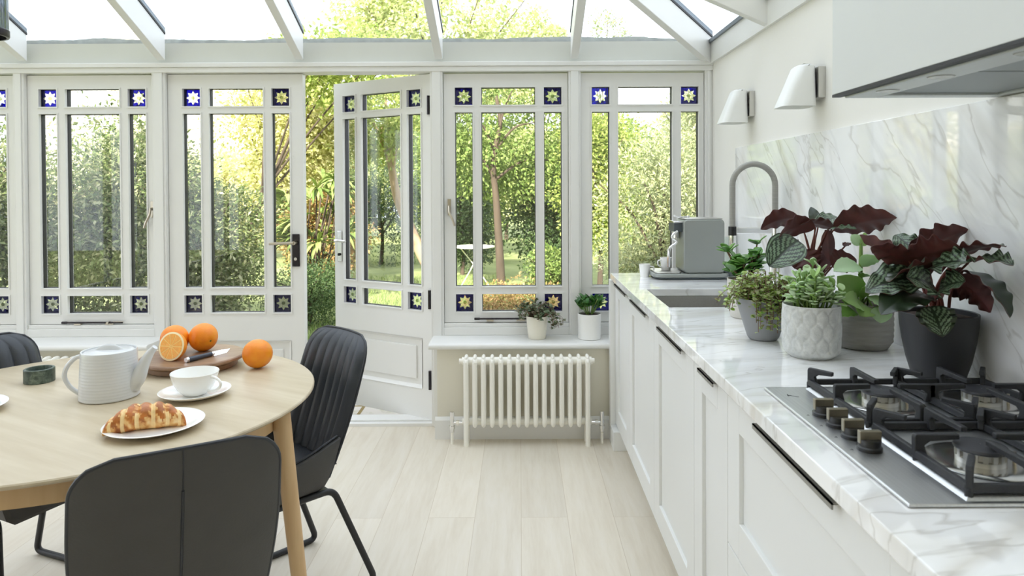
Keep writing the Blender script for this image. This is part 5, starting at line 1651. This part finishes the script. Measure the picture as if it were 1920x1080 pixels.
plant('garden_shrub', 'dark yew behind the glass of the open door', 'shrub', (-2.75, 13.6, .95), (1.5, .7, 1.5), 40, 9000, .085, .03, 'dark', GS)
# leaning tree seen through the open door
base = at(822, 520, 11.6); o = thing('garden_tree', 'pale leaning tree trunk seen through the glass of the open door', 'tree', (base.x, 11.6, GZ0), group=GT)
ob = Vector((base.x, 11.6, GZ0)); pts = [Vector((0, 0, 0))] + [at(u, v, 11.6) - ob for u, v in ((797, 488), (768, 425), (745, 370), (735, 320), (728, 285), (712, 235))]
b = MB(); sp_pts = spline(pts, 5); b.tube(sp_pts, [.115 - .0026 * i for i in range(len(sp_pts))], 12)
for u, v in ((690, 215), (760, 190), (720, 170)):
    e = at(u, v, 11.4) - ob; b.tube(spline([sp_pts[20], sp_pts[20].lerp(e, .5) + Vector((0, 0, .1)), e], 4), [.045 - .003 * i for i in range(9)], 8)
b.build('trunk', M['pale_bark'], o)
P, N_ = blobs((at(715, 235, 11.5).x, 11.5, 2.55), (1.25, .9, .95), 36, 7500, .36); leaf_cloud('foliage', P, N_, .085, .040, LF['spring'], o, .5, .8, tuple(ob))
# dark trunked tree behind the window right of the door
base = at(941, 548, 9.2); ob = Vector((base.x, 9.2, GZ0)); o = thing('garden_tree', 'dark upright tree trunk behind the window right of the open door', 'tree', ob, group=GT)
pts = [Vector((0, 0, 0))] + [at(u, v, 9.2) - ob for u, v in ((938, 500), (934, 430), (930, 370), (925, 320), (929, 275), (938, 230), (930, 180))]
b = MB(); sp_pts = spline(pts, 5); b.tube(sp_pts, [.062 - .0011 * i for i in range(len(sp_pts))], 12)
for u, v, y in ((885, 225, 9.0), (1000, 230, 9.3), (960, 170, 9.1), (890, 300, 9.1), (1030, 300, 9.4)):
    e = at(u, v, y) - ob; k0 = sp_pts[18 if v > 260 else 24]; b.tube(spline([k0, k0.lerp(e, .5) + Vector((0, 0, .12)), e], 4), [.022 - .0018 * i for i in range(9)], 7)
b.build('trunk', M['bark'], o)
P, N_ = blobs((-.30, 9.6, 2.15), (1.6, .9, 1.25), 60, 15000, .30); leaf_cloud('foliage', P, N_, .062, .034, LF['mid'], o, .35, .8, tuple(ob))
plant('garden_shrub', 'bushy green shrub left of the dark tree trunk', 'shrub', (-1.0, 11.9, .95), (.85, .5, 1.25), 34, 7500, .08, .045, 'dark', GS)
plant('garden_shrub', 'leafy green shrub right of the dark tree trunk', 'shrub', (.42, 10.4, 1.05), (.85, .6, 1.35), 36, 8500, .08, .045, 'dark', GS)
plant('garden_shrub', 'low leafy shrub at the foot of the dark tree trunk', 'shrub', (.40, 8.4, .35), (.42, .4, .52), 18, 1800, .08, .045, 'mid', GS)
plant('garden_shrub', 'grey-green olive-leaved shrub behind the window with the coffee machine', 'shrub', (1.42, 6.7, .95), (.92, .65, 1.35), 56, 20000, .070, .020, 'olive', GS, spread=.9)
plant('garden_shrub', 'taller grey-green shrub at the right end of the garden', 'shrub', (2.15, 7.9, 1.75), (.72, .5, 1.6), 44, 12000, .075, .022, 'olive', GS, spread=.9)
plant('garden_shrub', 'spring green shrub between the two right windows', 'shrub', (1.02, 8.9, 1.55), (.58, .5, 1.45), 34, 7500, .08, .04, 'spring', GS)
plant('ground_cover', 'low russet ground cover below the window right of the door', 'shrub', (-.10, 7.6, .10), (.95, .5, .28), 30, 3200, .055, .03, 'russet', GS, trunk=False)
# hedge line further back
for i, (x, y, h, lf, lab) in enumerate(((-7.6, 13.5, 2.3, 'pale', 'pale hedge shrub at the far left of the garden'), (-5.6, 14.5, 2.0, 'gold', 'golden shrub far back behind the closed door'), (-4.0, 15.2, 2.2, 'pale', 'pale shrub far back behind the door gap'),
                                 (-1.2, 15.0, 2.6, 'mid', 'far green shrub behind the leaning tree'), (.6, 14.6, 2.7, 'pale', 'far pale shrub behind the dark trunk'), (2.3, 14.0, 2.4, 'mid', 'far green shrub behind the right window'), (4.0, 13.5, 2.3, 'pale', 'far pale shrub hidden behind the right wall'))):
    plant('garden_shrub', lab, 'shrub', (x, y, h * .62), (1.5, .8, h * .62), 44, 6500, .12, .07, lf, GS)
for i, (x, lf, lab) in enumerate(((-9.6, 'pale', 'tall far pale shrubbery at the left end of the rear boundary'), (-6.4, 'mid', 'tall far green shrubbery of the rear boundary, left of the leaning tree'), (-3.3, 'spring', 'tall far spring green shrubbery of the rear boundary behind the leaning tree'),
                               (-.4, 'mid', 'tall far green shrubbery of the rear boundary behind the dark trunk'), (2.4, 'spring', 'tall far spring green shrubbery of the rear boundary behind the olive-leaved shrub'), (5.2, 'pale', 'tall far pale shrubbery at the right end of the rear boundary'))):
    plant('garden_shrub', lab, 'shrub', (x, 20.2, 2.0 if x > -5 else 1.3), (2.1, 1.0, 2.5 if x > -5 else 1.7), 50, 5000, .19, .12, lf, GS)
# big pale tree over the glass roof, and a sparse one
plant('garden_tree', 'big pale green tree whose crown shows through the glass roof', 'tree', (-1.95, 17.5, 5.3), (3.3, 2.0, 2.6), 60, 9500, .19, .11, 'pale', GT, size=.30, bark='bark', limbs=8)
plant('garden_tree', 'second pale tree crown right of the big one through the glass roof', 'tree', (.45, 16.5, 4.4), (1.1, .9, 1.5), 24, 2600, .16, .09, 'pale', GT, size=.34)
plant('garden_tree', 'thin sparse treetop in the white sky over the right roof pane', 'tree', (2.05, 16.0, 5.0), (.75, .5, .75), 26, 420, .12, .06, 'olive', GT, size=.30, limbs=7)

# palm-like shrub in the door gap
po = at(585, 560, 8.9); ob = Vector((po.x, 8.9, GZ0)); o = thing('fan_palm', 'fan palm clump with arching fronds in the door gap', 'palm', ob, group=None)
b = MB(); s = MB(); rg = random.Random(3)
for i in range(26):
    h = rg.uniform(.75, 1.8); a = rg.uniform(0, 2 * PI); top = Vector((math.cos(a) * rg.uniform(.1, .5), math.sin(a) * .3, h))
    p0 = Vector((rg.uniform(-.15, .15), rg.uniform(-.1, .1), 0)); s.tube(spline([p0, p0.lerp(top, .5) + Vector((0, 0, .1)), top], 4), .009, 6)
    for j in range(15):
        an = a + rg.uniform(-1.5, 1.5); el = rg.uniform(-.55, .75); ln = rg.uniform(.26, .42)
        d = Vector((math.cos(an) * math.cos(el), math.sin(an) * math.cos(el), math.sin(el)))
        leaf(b, top, top + d * ln, .050, UP if abs(d.z) < .9 else Vector((1, 0, 0)), 2, 4, fold=.4, arch=.10, thick=.001, tip=.6, curl=.15)
M['palm'] = mk_leaf('palm_frond', [srgb(118, 142, 74), srgb(152, 170, 98), srgb(182, 192, 124)], .35, .45)
b.build('foliage', M['palm'], o, smooth=70); s.build('stem', M['bark'], o)

# grass blades near the door gap
gx = RNG.uniform(-3.2, -.2, 9000); gy = 6.0 + RNG.uniform(0, 1, 9000) ** 1.6 * 5.5
P = np.stack([gx, gy, np.full(9000, GZ0)], 1); N_ = np.tile(np.array([[0, 0, 1.0]]), (9000, 1))
M['grass'] = mk_leaf('grass_blade', [srgb(126, 150, 80), srgb(160, 178, 108), srgb(104, 130, 66)], .35, .6)
g = leaf_cloud('grass', P, N_ * 1.6, .085, .009, M['grass'], None, 0, .55)
tag(g, 'short bright green grass blades growing along the door gap', 'grass', kind='stuff')

# neighbour's house, far behind the hedge
hx0, hx1, hy = -15.5, -6.6, 22.0
ho_ = thing('house', 'cream rendered house with pitched roof far behind the left hedge', 'house', ((hx0 + hx1) / 2, hy, GZ0))
hb_ = ((hx0 + hx1) / 2, hy, GZ0)
M['render'] = mk('cream_render', srgb(238, 226, 204), .9, var=.05, vscale=4)
MB().box(hx0, hx1, hy, hy + 6, GZ0, 5.2).build('wall', M['render'], ho_, hb_, smooth=0)
r_ = MB(); r_.prism([(hy - .3, 5.2), (hy + 3, 7.0 - 1.2), (hy + 6.3, 5.2)], 'x', hx0 - .2, hx1 + .2); rf = r_.build('roof', mk('grey_roof_tiles', srgb(196, 186, 178), .8, var=.1, vscale=20), ho_, hb_, smooth=0)
MB().box(-14.0, -13.15, hy + 1.5, hy + 2.4, 5.3, 7.15).build('chimney', M['render'], rf, hb_, smooth=0)
for x in (-13.6, -11.0, -8.4):
    for z in (1.0, 3.4):
        w_ = MB(); w_.box(x - .6, x + .6, hy - .05, hy, z - .05, z + 1.25); f_ = w_.build('window', M['joinery'], ho_, hb_, smooth=0)
        MB().box(x - .52, x + .52, hy - .07, hy - .05, z + .04, z + 1.16).build('pane', M['glass_far'] if 'glass_far' in M else mk('far_pane', srgb(196, 198, 198), .3), f_, hb_, smooth=0)

# white garden table and a ball on the lawn
cb_ = at(890, 535, 10.2)
gc = thing('garden_table', 'thin white metal bistro table on the lawn behind the window right of the door', 'garden table', (cb_.x, 10.2, GZ0), R(30))
wm = M['white_metal']
MB().lathe([(.001, .62), (.30, .62), (.305, .63), (.30, .64), (.001, .64)], 32, cap0=False, cap1=False).build('table_top', wm, gc)
for k_ in range(3):
    a_ = 2 * PI * k_ / 3; MB().tube(spline([(.26 * math.cos(a_), .26 * math.sin(a_), 0), (.04 * math.cos(a_ + .6), .04 * math.sin(a_ + .6), .32), (.22 * math.cos(a_ + 2.6), .22 * math.sin(a_ + 2.6), .62)], 5), .009, 7).build('leg', wm, gc)
bb = at(926, 528, 9.4)
tag(MB().sphere((0, 0, 0), .075, 24, 14).build('ball', mk('turquoise_ball', srgb(88, 180, 206), .4)), 'small turquoise ball on the lawn near the dark trunk', 'ball').location = (bb.x, 9.4, GZ0 + .075)

# ------------------------------------------------------------------ light and camera
w = bpy.data.worlds.new('sky'); sc.world = w; w.use_nodes = True
bg = w.node_tree.nodes['Background']; bg.inputs[0].default_value = (.90, .955, 1.07, 1); bg.inputs[1].default_value = 2.35
sun = bpy.data.lights.new('sun', 'SUN'); sun.energy = 13.0; sun.angle = R(1.5); sun.color = (1, .95, .82)
so = bpy.data.objects.new('sun', sun); COL.objects.link(so)
so.rotation_euler = Vector((-.25, -1, .74)).to_track_quat('Z', 'Y').to_euler()
so.location = (-4, -8, 9)
cam = bpy.data.cameras.new('camera'); co = bpy.data.objects.new('camera', cam); COL.objects.link(co)
cam.sensor_width = 36; cam.lens = F_PX / 1920 * 36
cam.shift_x = (960 - PU) / 1920; cam.shift_y = (PV - 540) / 1920
cam.clip_start = .05; cam.clip_end = 200
mw = Matrix(((CR.x, CU.x, -_F.x, 0), (CR.y, CU.y, -_F.y, 0), (CR.z, CU.z, -_F.z, CAM_H), (0, 0, 0, 1)))
co.matrix_world = mw
cam.dof.use_dof = True; cam.dof.focus_distance = 2.6; cam.dof.aperture_fstop = 7.0
sc.camera = co
vs_ = sc.view_settings; sc.display_settings.display_device = 'sRGB'
vs_.view_transform = 'Standard'; vs_.look = 'None'; vs_.gamma = 1; vs_.use_curve_mapping = False; vs_.exposure = 0.22
sc.cycles.use_denoising = True
sc.cycles.max_bounces = 12; sc.cycles.diffuse_bounces = 8; sc.cycles.glossy_bounces = 6; sc.cycles.transparent_max_bounces = 24
sc.cycles.sample_clamp_indirect = 6.0
sc.cycles.caustics_reflective = False; sc.cycles.caustics_refractive = False
